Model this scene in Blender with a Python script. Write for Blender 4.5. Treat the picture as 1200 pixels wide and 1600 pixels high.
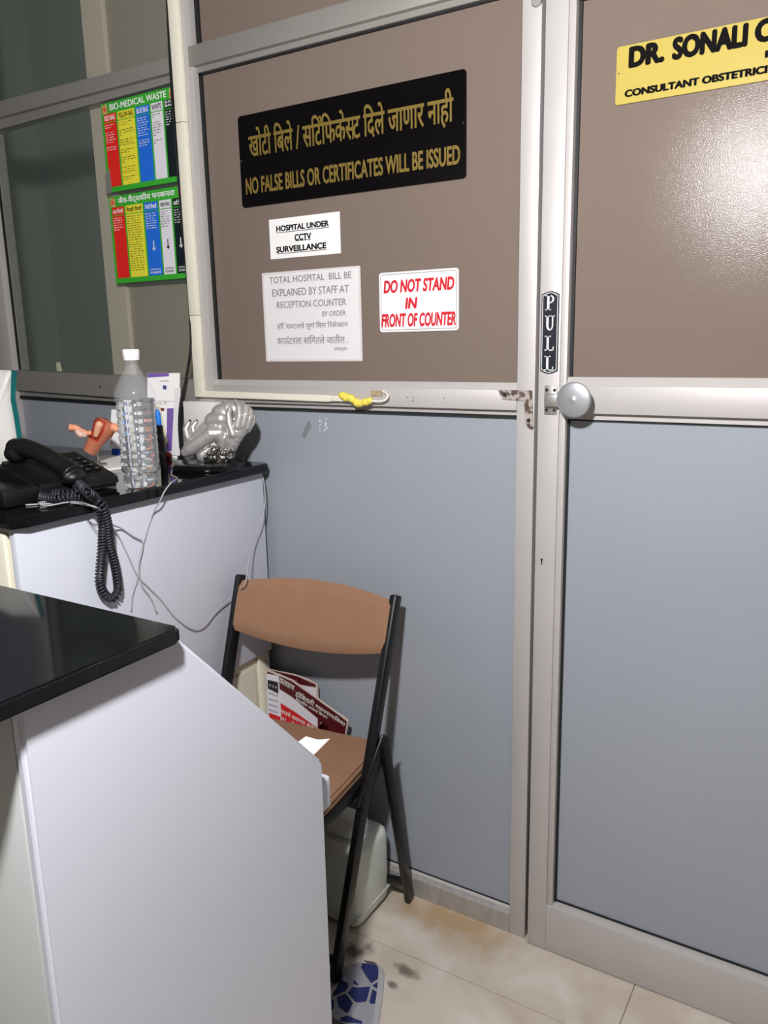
import bpy, bmesh, math, random
from math import sin, cos, pi, radians
from mathutils import Vector, Matrix

S = bpy.context.scene
for _o in list(bpy.data.objects):
    bpy.data.objects.remove(_o)
COL = S.collection
rnd = random.Random(7)

# ---------------------------------------------------------------- camera
FPX, PITCH, ROLL, YAW = 1248.403, radians(12.198425), radians(-1.212267), radians(31.753829)
CAM = Vector((0.0, -1.5595, 1.4))
FWD = Vector((-sin(YAW) * cos(PITCH), cos(YAW) * cos(PITCH), -sin(PITCH)))
_r = Vector((cos(YAW), sin(YAW), 0.0)); _u = _r.cross(FWD)
RGT = cos(ROLL) * _r + sin(ROLL) * _u
UPV = -sin(ROLL) * _r + cos(ROLL) * _u
cd = bpy.data.cameras.new('camera'); cd.sensor_fit = 'VERTICAL'; cd.sensor_height = 24.0; cd.sensor_width = 18.0
cd.lens = FPX * 24.0 / 1600.0; cd.clip_start = 0.05
cam = bpy.data.objects.new('camera', cd); COL.objects.link(cam)
cam.matrix_world = Matrix(((RGT.x, UPV.x, -FWD.x, CAM.x), (RGT.y, UPV.y, -FWD.y, CAM.y), (RGT.z, UPV.z, -FWD.z, CAM.z), (0, 0, 0, 1)))
S.camera = cam

# ---------------------------------------------------------------- exposure, world
S.view_settings.view_transform = 'Standard'; S.view_settings.look = 'None'
S.view_settings.gamma = 1.0; S.view_settings.exposure = 0.0; S.view_settings.use_curve_mapping = False
W_ = bpy.data.worlds.new('room_ambient'); S.world = W_; W_.use_nodes = True
W_.node_tree.nodes['Background'].inputs[0].default_value = (0.93, 0.97, 1.0, 1)
W_.node_tree.nodes['Background'].inputs[1].default_value = 0.05

# ---------------------------------------------------------------- lights
BULB, BULB_L = Vector((-0.37, -1.36, 1.89)), 1600.0           # bare bulb hanging above the desk, built with its lamp below

# ================================================================ helpers
def ray(x, y):
    return FWD + RGT * ((x - 600) / FPX) + UPV * ((800 - y) / FPX)
def at_y(x, y, Y=0.0):
    d = ray(x, y); return CAM + d * ((Y - CAM.y) / d.y)
def at_x(x, y, X):
    d = ray(x, y); return CAM + d * ((X - CAM.x) / d.x)
def at_z(x, y, Z=0.0):
    d = ray(x, y); return CAM + d * ((Z - CAM.z) / d.z)
def at_d(x, y, P, off=0.0):          # on the upright plane through P that faces the viewer, moved off metres back
    n = Vector((-sin(YAW), cos(YAW), 0)); d = ray(x, y)
    return CAM + d * (((Vector(P) + n * off - CAM).dot(n)) / d.dot(n))

def lin(c):
    return tuple(((v / 255) / 12.92 if v / 255 <= 0.04045 else ((v / 255 + 0.055) / 1.055) ** 2.4) for v in c) + (1.0,)

MATS = {}
def mat(name, col, rough=0.5, metal=0.0, spec=0.5, bump=None, vary=None, coat=0.0, transm=0.0, ior=1.45):
    if name in MATS: return MATS[name]
    m = bpy.data.materials.new(name); m.use_nodes = True; nt = m.node_tree
    b = nt.nodes['Principled BSDF']; c = lin(col)
    b.inputs['Base Color'].default_value = c; b.inputs['Roughness'].default_value = rough
    b.inputs['Metallic'].default_value = metal; b.inputs['Specular IOR Level'].default_value = spec
    b.inputs['Coat Weight'].default_value = coat; b.inputs['Transmission Weight'].default_value = transm; b.inputs['IOR'].default_value = ior
    tc = nt.nodes.new('ShaderNodeTexCoord')
    if vary:                                    # (scale, amount[, stretch])
        mp = nt.nodes.new('ShaderNodeMapping'); nt.links.new(tc.outputs['Object'], mp.inputs[0])
        if len(vary) > 2: mp.inputs['Scale'].default_value = vary[2]
        n = nt.nodes.new('ShaderNodeTexNoise'); n.inputs['Scale'].default_value = vary[0]; n.inputs['Detail'].default_value = 5
        nt.links.new(mp.outputs[0], n.inputs['Vector'])
        mx = nt.nodes.new('ShaderNodeMix'); mx.data_type = 'RGBA'
        mx.inputs[6].default_value = tuple(v * (1 - vary[1]) for v in c[:3]) + (1,)
        mx.inputs[7].default_value = tuple(min(1, v * (1 + vary[1])) for v in c[:3]) + (1,)
        nt.links.new(n.outputs['Fac'], mx.inputs[0]); nt.links.new(mx.outputs[2], b.inputs['Base Color'])
    if bump:                                    # (scale, strength[, stretch])
        mp = nt.nodes.new('ShaderNodeMapping'); nt.links.new(tc.outputs['Object'], mp.inputs[0])
        if len(bump) > 2: mp.inputs['Scale'].default_value = bump[2]
        n = nt.nodes.new('ShaderNodeTexNoise'); n.inputs['Scale'].default_value = bump[0]; n.inputs['Detail'].default_value = 3
        nt.links.new(mp.outputs[0], n.inputs['Vector'])
        bp = nt.nodes.new('ShaderNodeBump'); bp.inputs['Strength'].default_value = bump[1]; bp.inputs['Distance'].default_value = 0.002
        nt.links.new(n.outputs['Fac'], bp.inputs['Height']); nt.links.new(bp.outputs[0], b.inputs['Normal'])
    MATS[name] = m; return m

def N(nt, kind, **kw):
    n = nt.nodes.new(kind)
    for k, v in kw.items(): setattr(n, k, v)
    return n

alu = mat('anodised aluminium', (190, 185, 182), 0.5, 0.25, 0.25, bump=(60, 0.05, (1, 1, 12)), vary=(9, 0.06))
alu_dirty = mat('grimy aluminium', (176, 172, 168), 0.5, 0.4, 0.4, vary=(26, 0.35, (3, 3, 0.6)))
alu_dark = mat('darker grey aluminium', (158, 154, 148), 0.45, 0.4, 0.4, bump=(60, 0.05, (1, 1, 12)), vary=(9, 0.06))  # darker grey than the other aluminium, for both transoms and the left middle rail
gasket_m = mat('black rubber gasket', (22, 24, 26), 0.6)
film = mat('frosted brown film', (120, 106, 97), 0.15, 0.0, 0.15, bump=(480, 0.15), vary=(2.5, 0.05), ior=1.45)
laminate = mat('blue grey laminate', (151, 156, 164), 0.42, 0.0, 0.45, bump=(500, 0.05), vary=(3.0, 0.05))
white_lam = mat('pale lilac white laminate', (205, 207, 217), 0.38, 0.0, 0.45, vary=(6, 0.02))
cream = mat('cream painted board', (226, 220, 200), 0.45, vary=(10, 0.03))
granite = mat('polished black granite', (14, 15, 17), 0.06, 0.0, 0.5, vary=(160, 0.5))
black_plastic = mat('matt black plastic', (16, 16, 17), 0.42, bump=(900, 0.08))
black_metal = mat('black enamelled steel', (14, 13, 15), 0.35, vary=(60, 0.4))
fabric = mat('tan fabric', (147, 111, 87), 0.9, 0.0, 0.15, bump=(700, 0.35), vary=(30, 0.07))
pvc = mat('cream plastic trunking', (232, 226, 208), 0.4)
paper_w = mat('white paper', (238, 236, 234), 0.7, 0.0, 0.2)
paper_l = mat('laminated white paper', (226, 222, 222), 0.35, vary=(12, 0.04))
white_gloss = mat('white acrylic', (244, 243, 242), 0.25)
ink_black = mat('black ink', (18, 16, 16), 0.8, 0, .08)
ink_grey = mat('faded grey ink', (132, 128, 128), 0.6)
ink_red = mat('red paint', (205, 30, 44), 0.45)
ink_white = mat('white ink', (228, 232, 226), 0.5)
gold = mat('dull gold lettering', (126, 105, 48), 0.5, 0.2)
sign_black = mat('black acrylic', (10, 8, 9), 0.14)
yellow_acr = mat('yellow acrylic', (184, 164, 82), 0.3, 0, .12)
silver = mat('silver paint', (206, 202, 199), 0.36, 0.6, 0.5)
rust_m = None

# ---------------------------------------------------------------- mesh building
def bm_new(): return bmesh.new()
def box(bm, x0, x1, y0, y1, z0, z1, bev=0.0, seg=2, M=None):
    v = [bm.verts.new((x, y, z)) for z in (z0, z1) for y in (y0, y1) for x in (x0, x1)]
    f = [bm.faces.new([v[i] for i in q]) for q in ((0, 2, 3, 1), (4, 5, 7, 6), (0, 1, 5, 4), (2, 6, 7, 3), (0, 4, 6, 2), (1, 3, 7, 5))]
    vs = v
    if bev > 0:
        es = list({e for q in f for e in q.edges})
        r = bmesh.ops.bevel(bm, geom=es, offset=bev, segments=seg, profile=0.5, affect='EDGES')
        vs = list({w for q in r['faces'] for w in q.verts})
        vs = list(set(vs) | {w for w in v if w.is_valid})
    if M is not None:
        bmesh.ops.transform(bm, matrix=M, verts=vs)
    return vs
def prism(bm, pts, ext):                      # polygon (3-D points) extruded by vector ext
    ext = Vector(ext)
    a = [bm.verts.new(Vector(p)) for p in pts]; b = [bm.verts.new(Vector(p) + ext) for p in pts]
    n = len(a); bm.faces.new(a[::-1]); bm.faces.new(b)
    for i in range(n): bm.faces.new((a[i], a[(i + 1) % n], b[(i + 1) % n], b[i]))
    return a + b
def slab_quad(bm, c0, c1, c2, c3, y0, y1):    # quad of (x,z) corners between two depths
    return prism(bm, [(c[0], y0, c[1]) for c in (c0, c1, c2, c3)], (0, y1 - y0, 0))
def tube(bm, pts, r, seg=8, cap=True, closed=False, flat=1.0):
    pts = [Vector(p) for p in pts]; n = len(pts)
    rs = r if isinstance(r, (list, tuple)) else [r] * n
    T = []
    for i in range(n):
        a = pts[max(0, i - 1)]; b = pts[min(n - 1, i + 1)]
        if closed: a = pts[i - 1]; b = pts[(i + 1) % n]
        T.append((b - a).normalized())
    up = Vector((0, 0, 1)) if abs(T[0].z) < 0.9 else Vector((1, 0, 0))
    nrm = (up - T[0] * up.dot(T[0])).normalized(); rings = []
    for i in range(n):
        nrm = (nrm - T[i] * nrm.dot(T[i]))
        nrm = nrm.normalized() if nrm.length > 1e-6 else T[i].orthogonal().normalized()
        bi = T[i].cross(nrm)
        rings.append([bm.verts.new(pts[i] + nrm * (cos(2 * pi * k / seg) * rs[i]) + bi * (sin(2 * pi * k / seg) * rs[i] * flat)) for k in range(seg)])
    for i in range(n - 1 + (1 if closed else 0)):
        A = rings[i]; B = rings[(i + 1) % n]
        for k in range(seg): bm.faces.new((A[k], A[(k + 1) % seg], B[(k + 1) % seg], B[k]))
    if cap and not closed:
        bm.faces.new(rings[0][::-1]); bm.faces.new(rings[-1])
def bar(bm, a, b, w, d, wdir, bev=0.004):     # rectangular bar from a to b, w along wdir
    a = Vector(a); b = Vector(b); t = (b - a); L = t.length; t.normalize()
    x = Vector(wdir); x = (x - t * x.dot(t)).normalized(); y = t.cross(x)
    M = Matrix(((x.x, y.x, t.x, a.x), (x.y, y.y, t.y, a.y), (x.z, y.z, t.z, a.z), (0, 0, 0, 1)))
    return box(bm, -w / 2, w / 2, -d / 2, d / 2, 0, L, bev, 2, M)
def lathe(bm, prof, seg=32, loc=(0, 0, 0), cap=True):
    loc = Vector(loc); rings = []
    for r, z in prof:
        rings.append([bm.verts.new(loc + Vector((r * cos(2 * pi * k / seg), r * sin(2 * pi * k / seg), z))) for k in range(seg)])
    for A, B in zip(rings, rings[1:]):
        for k in range(seg): bm.faces.new((A[k], A[(k + 1) % seg], B[(k + 1) % seg], B[k]))
    if cap: bm.faces.new(rings[0][::-1]); bm.faces.new(rings[-1])
def ball(bm, c, r, sub=2, sc=(1, 1, 1)):
    vs = bmesh.ops.create_icosphere(bm, subdivisions=sub, radius=r)['verts']
    bmesh.ops.transform(bm, matrix=Matrix.Translation(Vector(c)) @ Matrix.Diagonal((*sc, 1)), verts=vs)
def chain(bm, pts):                           # capsule chain of (point, radius), to be voxel-joined
    pts = [(Vector(p), r) for p, r in pts]; dense = []
    for (a, ra), (b, rb) in zip(pts, pts[1:]):
        n = max(2, int((b - a).length / (min(ra, rb) * 0.5)))
        dense += [(a.lerp(b, i / n), ra + (rb - ra) * i / n) for i in range(n)]
    dense.append(pts[-1])
    for p, r in dense: ball(bm, p, r, 2)
def smooth_path(pts, n=8):
    pts = [Vector(p) for p in pts]; out = []
    P = [pts[0] * 2 - pts[1]] + pts + [pts[-1] * 2 - pts[-2]]
    for i in range(1, len(P) - 2):
        a, b, c, d = P[i - 1:i + 3]
        for k in range(n):
            t = k / n
            out.append(0.5 * ((2 * b) + (c - a) * t + (2 * a - 5 * b + 4 * c - d) * t * t + (3 * b - a - 3 * c + d) * t ** 3))
    out.append(pts[-1]); return out

def finish(bm, name, m, smooth=35, remesh=None, solid=None):
    bmesh.ops.recalc_face_normals(bm, faces=bm.faces)
    me = bpy.data.meshes.new(name); bm.to_mesh(me); bm.free()
    o = bpy.data.objects.new(name, me); COL.objects.link(o)
    if m is not None:
        for q in (m if isinstance(m, (list, tuple)) else [m]): me.materials.append(q)
    if remesh:
        md = o.modifiers.new('r', 'REMESH'); md.mode = 'VOXEL'; md.voxel_size = remesh[0]; md.use_smooth_shade = True
        if remesh[1]:
            sm = o.modifiers.new('s', 'SMOOTH'); sm.iterations = remesh[1]; sm.factor = 0.5
        bpy.context.view_layer.update()
        me2 = bpy.data.meshes.new_from_object(o.evaluated_get(bpy.context.evaluated_depsgraph_get()))
        o.modifiers.clear(); o.data = me2; me2.name = name; bpy.data.meshes.remove(me); me = me2
        if not me.materials and m is not None: me.materials.append(m)
    if smooth:
        for p in me.polygons: p.use_smooth = True
        if smooth < 180: me.set_sharp_from_angle(angle=radians(smooth))
    return o
def part(name, bm, m, parent, label=None, **kw):
    o = finish(bm, name, m, **kw); attach(o, parent)
    if label: o['label'] = label
    return o
def attach(o, parent):
    o.parent = parent
    base = parent
    while base.parent: base = base.parent
    o.matrix_parent_inverse = Matrix.Translation(-base.location) if parent is base else Matrix.Identity(4)
    if parent is not base:                     # parts keep world-space meshes; the thing's own offset is undone once
        o.matrix_parent_inverse = Matrix.Identity(4)
def tag(o, label, cat, group=None):
    o['label'] = label; o['category'] = cat
    if group: o['group'] = group
    return o
def thing(name, label, cat, loc, group=None):
    o = bpy.data.objects.new(name, None); o.empty_display_size = 0.05; COL.objects.link(o); o.location = loc
    return tag(o, label, cat, group)
def single(name, bm, m, label, cat, group=None, **kw):      # a thing that is one mesh; origin to its base
    o = finish(bm, name, m, **kw)
    vs = o.data.vertices
    c = Vector((sum(v.co.x for v in vs) / len(vs), sum(v.co.y for v in vs) / len(vs), min(v.co.z for v in vs)))
    o.data.transform(Matrix.Translation(-c)); o.location = c
    return tag(o, label, cat, group)
def struct(name, bm, m, parent=None, **kw):
    o = finish(bm, name, m, **kw)
    if parent: attach(o, parent)
    else: o['kind'] = 'structure'
    return o

# ---------------------------------------------------------------- lettering
def _glyphs(body):
    c = bpy.data.curves.new('txt', 'FONT'); c.body = body; c.resolution_u = 4
    o = bpy.data.objects.new('txt', c); COL.objects.link(o); bpy.context.view_layer.update()
    me = bpy.data.meshes.new_from_object(o.evaluated_get(bpy.context.evaluated_depsgraph_get()))
    V = [(v.co.x, v.co.y) for v in me.vertices]; F = [list(p.vertices) for p in me.polygons]
    bpy.data.objects.remove(o); bpy.data.curves.remove(c); bpy.data.meshes.remove(me)
    return V, F
def cut_stem(V, F, frac=0.80):                 # half consonant: the glyph without its right-hand stem
    x1 = max(v[0] for v in V); x0 = min(v[0] for v in V); xc = x0 + (x1 - x0) * frac
    bm = bmesh.new(); vs = [bm.verts.new((x, y, 0)) for x, y in V]
    for f in F:
        try: bm.faces.new([vs[i] for i in f])
        except ValueError: pass
    bmesh.ops.bisect_plane(bm, geom=list(bm.verts) + list(bm.edges) + list(bm.faces), plane_co=(xc, 0, 0), plane_no=(1, 0, 0), clear_outer=True)
    bm.verts.index_update()
    V2 = [(v.co.x, v.co.y) for v in bm.verts]; F2 = [[v.index for v in f.verts] for f in bm.faces]; bm.free()
    return V2, F2
def lay(text):                                  # '^' after a consonant = half form, '*' = reph hook over what precedes
    V, F = [], []; x = 0.0; buf = ''
    def put(v2, f2, dx):
        k = len(V); V.extend((a + dx, b) for a, b in v2); F.extend([[i + k for i in f] for f in f2])
    def flush():
        nonlocal buf, x
        if buf.strip():
            lead = len(buf) - len(buf.lstrip(' ')); tail = len(buf) - len(buf.rstrip(' '))
            v2, f2 = _glyphs(buf.strip(' ')); x += lead * 0.26
            put(v2, f2, x); x += max(a for a, b in v2) + tail * 0.26
        elif buf: x += len(buf) * 0.26
        buf = ''
    i = 0
    while i < len(text):
        ch = text[i]
        if i + 1 < len(text) and text[i + 1] == '^':
            flush(); v2, f2 = cut_stem(*_glyphs(ch)); put(v2, f2, x); x += max(a for a, b in v2) - 0.01; i += 2; continue
        if ch == '*':
            flush(); w = 0.05
            arc = [(x - 0.10 + 0.10 * cos(t), 0.72 + 0.13 * sin(t)) for t in [pi * 1.5 + k * (pi * 1.2) / 8 for k in range(9)]]
            arc2 = [(x - 0.10 + 0.05 * cos(t), 0.72 + 0.08 * sin(t)) for t in [pi * 1.5 + k * (pi * 1.2) / 8 for k in range(9)]]
            k = len(V); V.extend(arc + arc2)
            F.extend([[k + j, k + j + 1, k + 9 + j + 1, k + 9 + j] for j in range(8)]); i += 1; continue
        buf += ch; i += 1
    flush()
    return V, F
def lettering(parent, text, m, lb, rt, nrm=(0, -1, 0), bold=0.0, shear=0.0, lift=0.0006, name='lettering', xdir=None, updir=None, size=None, serif=False):
    """text fitted between world points lb (lower left) and rt (upper right) of a flat face whose normal is nrm"""
    V, F = lay(text)
    V = [(x + shear * y, y) for x, y in V]
    x0 = min(v[0] for v in V); x1 = max(v[0] for v in V); y0 = min(v[1] for v in V); y1 = max(v[1] for v in V)
    n = Vector(nrm).normalized(); lb = Vector(lb); rt = Vector(rt)
    up = Vector(updir).normalized() if updir is not None else Vector((0, 0, 1)); up = (up - n * up.dot(n)).normalized()
    xd = up.cross(n).normalized()
    if xdir is not None: xd = Vector(xdir).normalized()
    w = (rt - lb).dot(xd); h = (rt - lb).dot(up)
    if size: w, h = size
    shifts = [(0, 0)] if bold == 0 else [(0, 0), (bold, 0), (-bold, 0), (0, bold * 0.7), (0, -bold * 0.7), (bold * .7, bold * .5), (-bold * .7, bold * .5), (bold * .7, -bold * .5), (-bold * .7, -bold * .5)]
    bm = bmesh.new()
    for k, (sx, sy) in enumerate(shifts):
        vs = [bm.verts.new(lb + xd * ((x + sx - x0) / (x1 - x0) * w) + up * ((y + sy - y0) / (y1 - y0) * h) + n * (lift + 0.00002 * k)) for x, y in V]
        for f in F:
            try: bm.faces.new([vs[i] for i in f])
            except ValueError: pass
    me = bpy.data.meshes.new(name); bm.to_mesh(me); bm.free(); me.materials.append(m)
    o = bpy.data.objects.new(name, me); COL.objects.link(o); attach(o, parent); return o
def flat(bm, pts):
    return bm.faces.new([bm.verts.new(Vector(p)) for p in pts])
def rrect(x0, x1, z0, z1, r, n=5):
    out = []
    for cx, cz, a0 in ((x1 - r, z1 - r, 0), (x0 + r, z1 - r, pi / 2), (x0 + r, z0 + r, pi), (x1 - r, z0 + r, 1.5 * pi)):
        out += [(cx + r * cos(a0 + k * pi / 2 / n), cz + r * sin(a0 + k * pi / 2 / n)) for k in range(n + 1)]
    return out
def ring_strip(bm, outer, inner, y):
    a = [bm.verts.new((x, y, z)) for x, z in outer]; b = [bm.verts.new((x, y, z)) for x, z in inner]; n = len(a)
    for i in range(n): bm.faces.new((a[i], a[(i + 1) % n], b[(i + 1) % n], b[i]))

# ================================================================ the setting
# floor: marble tiles with thin joints
fm = bpy.data.materials.new('worn beige marble'); fm.use_nodes = True
def build_floor_mat(nt):
    b = nt.nodes['Principled BSDF']; b.inputs['Roughness'].default_value = 0.32
    tc = N(nt, 'ShaderNodeTexCoord'); L = nt.links.new
    n1 = N(nt, 'ShaderNodeTexNoise'); n1.inputs['Scale'].default_value = 5; n1.inputs['Detail'].default_value = 8; n1.inputs['Distortion'].default_value = 1.2
    L(tc.outputs['Object'], n1.inputs['Vector'])
    cr = N(nt, 'ShaderNodeValToRGB'); e = cr.color_ramp.elements
    e[0].position = .3; e[0].color = lin((186, 172, 154)); e[1].position = .7; e[1].color = lin((216, 206, 196))
    L(n1.outputs['Fac'], cr.inputs[0]); cur = cr.outputs[0]
    n2 = N(nt, 'ShaderNodeTexNoise'); n2.inputs['Scale'].default_value = 22; n2.inputs['Detail'].default_value = 8
    L(tc.outputs['Object'], n2.inputs['Vector'])
    def stain(cur, c, rx, ry, col, amt, rough=0.9):
        mp = N(nt, 'ShaderNodeMapping'); mp.inputs['Location'].default_value = (-c[0] / rx, -c[1] / ry, 0); mp.inputs['Scale'].default_value = (1 / rx, 1 / ry, 0)
        L(tc.outputs['Object'], mp.inputs[0])
        ln = N(nt, 'ShaderNodeVectorMath', operation='LENGTH'); L(mp.outputs[0], ln.inputs[0])
        a = N(nt, 'ShaderNodeMath', operation='MULTIPLY_ADD'); L(n2.outputs['Fac'], a.inputs[0]); a.inputs[1].default_value = rough * 2; L(ln.outputs['Value'], a.inputs[2])
        r = N(nt, 'ShaderNodeMapRange'); r.inputs[1].default_value = 1.0 + rough * .9; r.inputs[2].default_value = 0.35 + rough * .9; r.inputs[3].default_value = 0; r.inputs[4].default_value = amt
        L(a.outputs[0], r.inputs[0])
        mx = N(nt, 'ShaderNodeMix', data_type='RGBA'); L(r.outputs[0], mx.inputs[0]); L(cur, mx.inputs[6]); mx.inputs[7].default_value = lin(col)
        return mx.outputs[2]
    cur = stain(cur, (-0.78, -0.03), 0.20, 0.07, (176, 140, 92), 0.75, 0.5)
    cur = stain(cur, (-0.72, -0.09), 0.16, 0.06, (168, 140, 100), 0.35, 0.9)
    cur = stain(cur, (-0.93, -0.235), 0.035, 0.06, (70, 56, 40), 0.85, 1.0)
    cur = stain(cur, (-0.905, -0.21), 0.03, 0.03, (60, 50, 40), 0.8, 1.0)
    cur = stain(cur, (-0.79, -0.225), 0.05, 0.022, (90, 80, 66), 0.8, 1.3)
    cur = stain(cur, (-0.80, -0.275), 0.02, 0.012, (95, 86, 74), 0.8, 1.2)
    L(cur, b.inputs['Base Color'])
build_floor_mat(fm.node_tree)
bm = bm_new()
for row in range(8):
    y1 = 0.417 - 0.6 * row if row else 0.05
    y0 = -0.183 - 0.6 * row
    xs = -0.337 if row == 0 else -0.387 + 0.31 * ((row + 1) % 2)
    cuts = [-2.937, -2.137, -1.237, -0.337, 0.263, 0.863, 1.463, 2.063] if row == 0 else [xs + 0.6 * k for k in range(-5, 5)]
    for xa, xb in zip(cuts, cuts[1:]):
        box(bm, xa + 0.0008, xb - 0.0008, y0 + 0.0008, (y1 if row == 0 else y0 + 0.6) - 0.0008, -0.02, 0.0, 0.0006, 1)
floor = struct('floor', bm, fm, smooth=0)
bm = bm_new(); box(bm, -3.4, 2.1, -5.0, 0.06, -0.06, -0.0016)
g = part('tile_grout', bm, mat('dark grout', (112, 102, 88), 0.9), floor, smooth=0)
bm = bm_new(); box(bm, -3.4, 2.1, -5.0, 0.06, 2.90, 2.95)
struct('ceiling', bm, mat('darkened ceiling paint', (110, 108, 104), 0.8), smooth=0)  # unseen ceiling, its colour set dark to cut bounced light
bm = bm_new(); box(bm, -3.4, 2.1, -4.40, -4.35, 0, 2.9); struct('wall_front', bm, mat('pale room paint', (220, 214, 208), 0.8), smooth=0)
bm = bm_new(); box(bm, 2.05, 2.1, -4.35, -.02, 0, 2.9); struct('wall_right', bm, mat('darkened wall paint', (96, 84, 74), .6), smooth=0)  # wall out of view, coloured dark to hold down the bounce fill

# laminate lower panels of the partition
bm = bm_new()
box(bm, -1.50, -0.62, 0.020, 0.050, 0.03, 1.245)
box(bm, -2.33, -1.50, 0.020, 0.050, 0.03, 1.27)
struct('wall_back', bm, laminate, smooth=0)

def trim(i, bm, m=alu): return struct('trim_%d' % i, bm, m, smooth=30)
B = 0.0012
bm = bm_new(); box(bm, -1.531, -1.480, 0, .06, 0, 2.9, B); trim(1, bm)                       # centre post
bm = bm_new(); box(bm, -0.637, -0.598, 0, .06, 0, 2.9, B); o2 = trim(2, bm); bm = bm_new(); box(bm, -0.598, -0.588, .026, .06, 0, 2.06, 0); part('gasket', bm, gasket_m, o2, smooth=0)   # door post with rebate
bm = bm_new()                                                                              # main middle rail
box(bm, -1.480, -0.6375, 0, .05, 1.250, 1.292, B)
prism(bm, [(-1.480, .006, 1.292), (-1.480, .014, 1.306), (-1.480, .05, 1.306), (-1.480, .05, 1.292)], (0.8425, 0, 0))
box(bm, -1.480, -0.6375, .013, .05, 1.239, 1.250, 0)
trim(3, bm)
bm = bm_new()                                                                              # main transom
box(bm, -1.490, -0.6375, -.002, .05, 2.050, 2.095, B); box(bm, -1.480, -0.6375, .012, .05, 2.038, 2.050); trim(4, bm, alu_dark)
bm = bm_new()                                                                              # bottom rail
prism(bm, [(-1.480, 0, 0), (-1.480, 0, .052), (-1.480, .019, .061), (-1.480, .05, .061), (-1.480, .05, 0)], (0.8425, 0, 0)); o5 = trim(5, bm, alu_dirty)
bm = bm_new(); prism(bm, [(-1.480, -.0006, .0505), (-1.480, .0188, .0617), (-1.480, .0188, .0605), (-1.480, .0, .05)], (0.8425, 0, 0)); part('bead', bm, alu, o5, smooth=0)
bm = bm_new(); slab_quad(bm, (-2.32, 2.052), (-1.531, 2.050), (-1.531, 2.083), (-2.32, 2.094), 0, .05); slab_quad(bm, (-2.32, 2.026), (-1.531, 2.034), (-1.531, 2.050), (-2.32, 2.052), .016, .05); trim(6, bm, alu_dark)
bm = bm_new(); slab_quad(bm, (-2.33, 1.268), (-1.531, 1.243), (-1.531, 1.306), (-2.33, 1.329), 0, .05); slab_quad(bm, (-2.33, 1.250), (-1.531, 1.232), (-1.531, 1.243), (-2.33, 1.268), .014, .05); o7 = trim(7, bm, alu_dark)
bm = bm_new(); lathe(bm, [(0.003, 0), (0.003, 0.001)], 10, cap=True)
bmesh.ops.transform(bm, matrix=Matrix.Translation(at_y(157, 604, -.0008)) @ Matrix.Rotation(pi / 2, 4, 'X'), verts=bm.verts); part('screw_hole', bm, gasket_m, o7, smooth=0)
bm = bm_new(); box(bm, -2.40, -2.322, 0, .06, 0, 2.9, B); trim(8, bm)                        # far left post
bm = bm_new(); slab_quad(bm, (-1.48, 1.2335), (-.6375, 1.2335), (-.6375, 1.239), (-1.48, 1.239), .010, .03)
slab_quad(bm, (-2.33, 1.240), (-1.531, 1.224), (-1.531, 1.232), (-2.33, 1.250), .012, .03)
box(bm, -.6415, -.637, .012, .03, .062, 1.234); box(bm, -1.48, -.6375, .0175, .03, .0605, .0635); trim(9, bm, gasket_m)

def pane(i, x0, x1, z0, z1, y, m, gl=(.007, .007, .007, .004), parent=None, name=None):
    bm = bm_new(); box(bm, x0, x1, y, y + .006, z0, z1)
    o = struct(name or 'window_%d' % i, bm, m, parent, smooth=0)
    l, r, t, b = gl; bm = bm_new()
    if l: box(bm, x0, x0 + l, y - .006, y, z0, z1)
    if r: box(bm, x1 - r, x1, y - .006, y, z0, z1)
    if t: box(bm, x0, x1, y - .006, y, z1 - t, z1)
    if b: box(bm, x0, x1, y - .002, y, z0, z0 + b)
    part('gasket', bm, gasket_m, o, smooth=0); return o
pane(1, -1.480, -.637, 1.300, 2.045, .025, film, (.009, .008, .011, 0))
pane(2, -1.480, -.637, 2.090, 2.90, .025, film, (.012, .008, .007, 0))
pane(5, -.590, .335, 2.110, 2.90, .025, film, (.008, .008, .007, 0))
bm = bm_new(); box(bm, -.597, .335, -.004, .06, 2.068, 2.115, B); box(bm, .332, .382, 0, .06, 0, 2.9, B); trim(11, bm)
bm = bm_new(); box(bm, .382, 2.05, .02, .05, 0, 2.9); struct('wall_back_right', bm, laminate, smooth=0)
# dark tinted glass on the left
tg = bpy.data.materials.new('dark tinted glass'); tg.use_nodes = True; nt = tg.node_tree
pb = nt.nodes['Principled BSDF']; pb.inputs['Base Color'].default_value = lin((130, 140, 132)); pb.inputs['Roughness'].default_value = 0.12
tr = N(nt, 'ShaderNodeBsdfTransparent'); tr.inputs[0].default_value = (.92, .92, .90, 1)
ms = N(nt, 'ShaderNodeMixShader'); ms.inputs[0].default_value = 0.16
nt.links.new(tr.outputs[0], ms.inputs[1]); nt.links.new(pb.outputs[0], ms.inputs[2]); nt.links.new(ms.outputs[0], nt.nodes['Material Output'].inputs[0])
pane(3, -2.325, -1.531, 1.29, 2.045, .026, tg, (.008, .006, .010, 0))
pane(4, -2.325, -1.531, 2.07, 2.90, .026, tg, (.008, .006, .007, 0))
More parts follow.
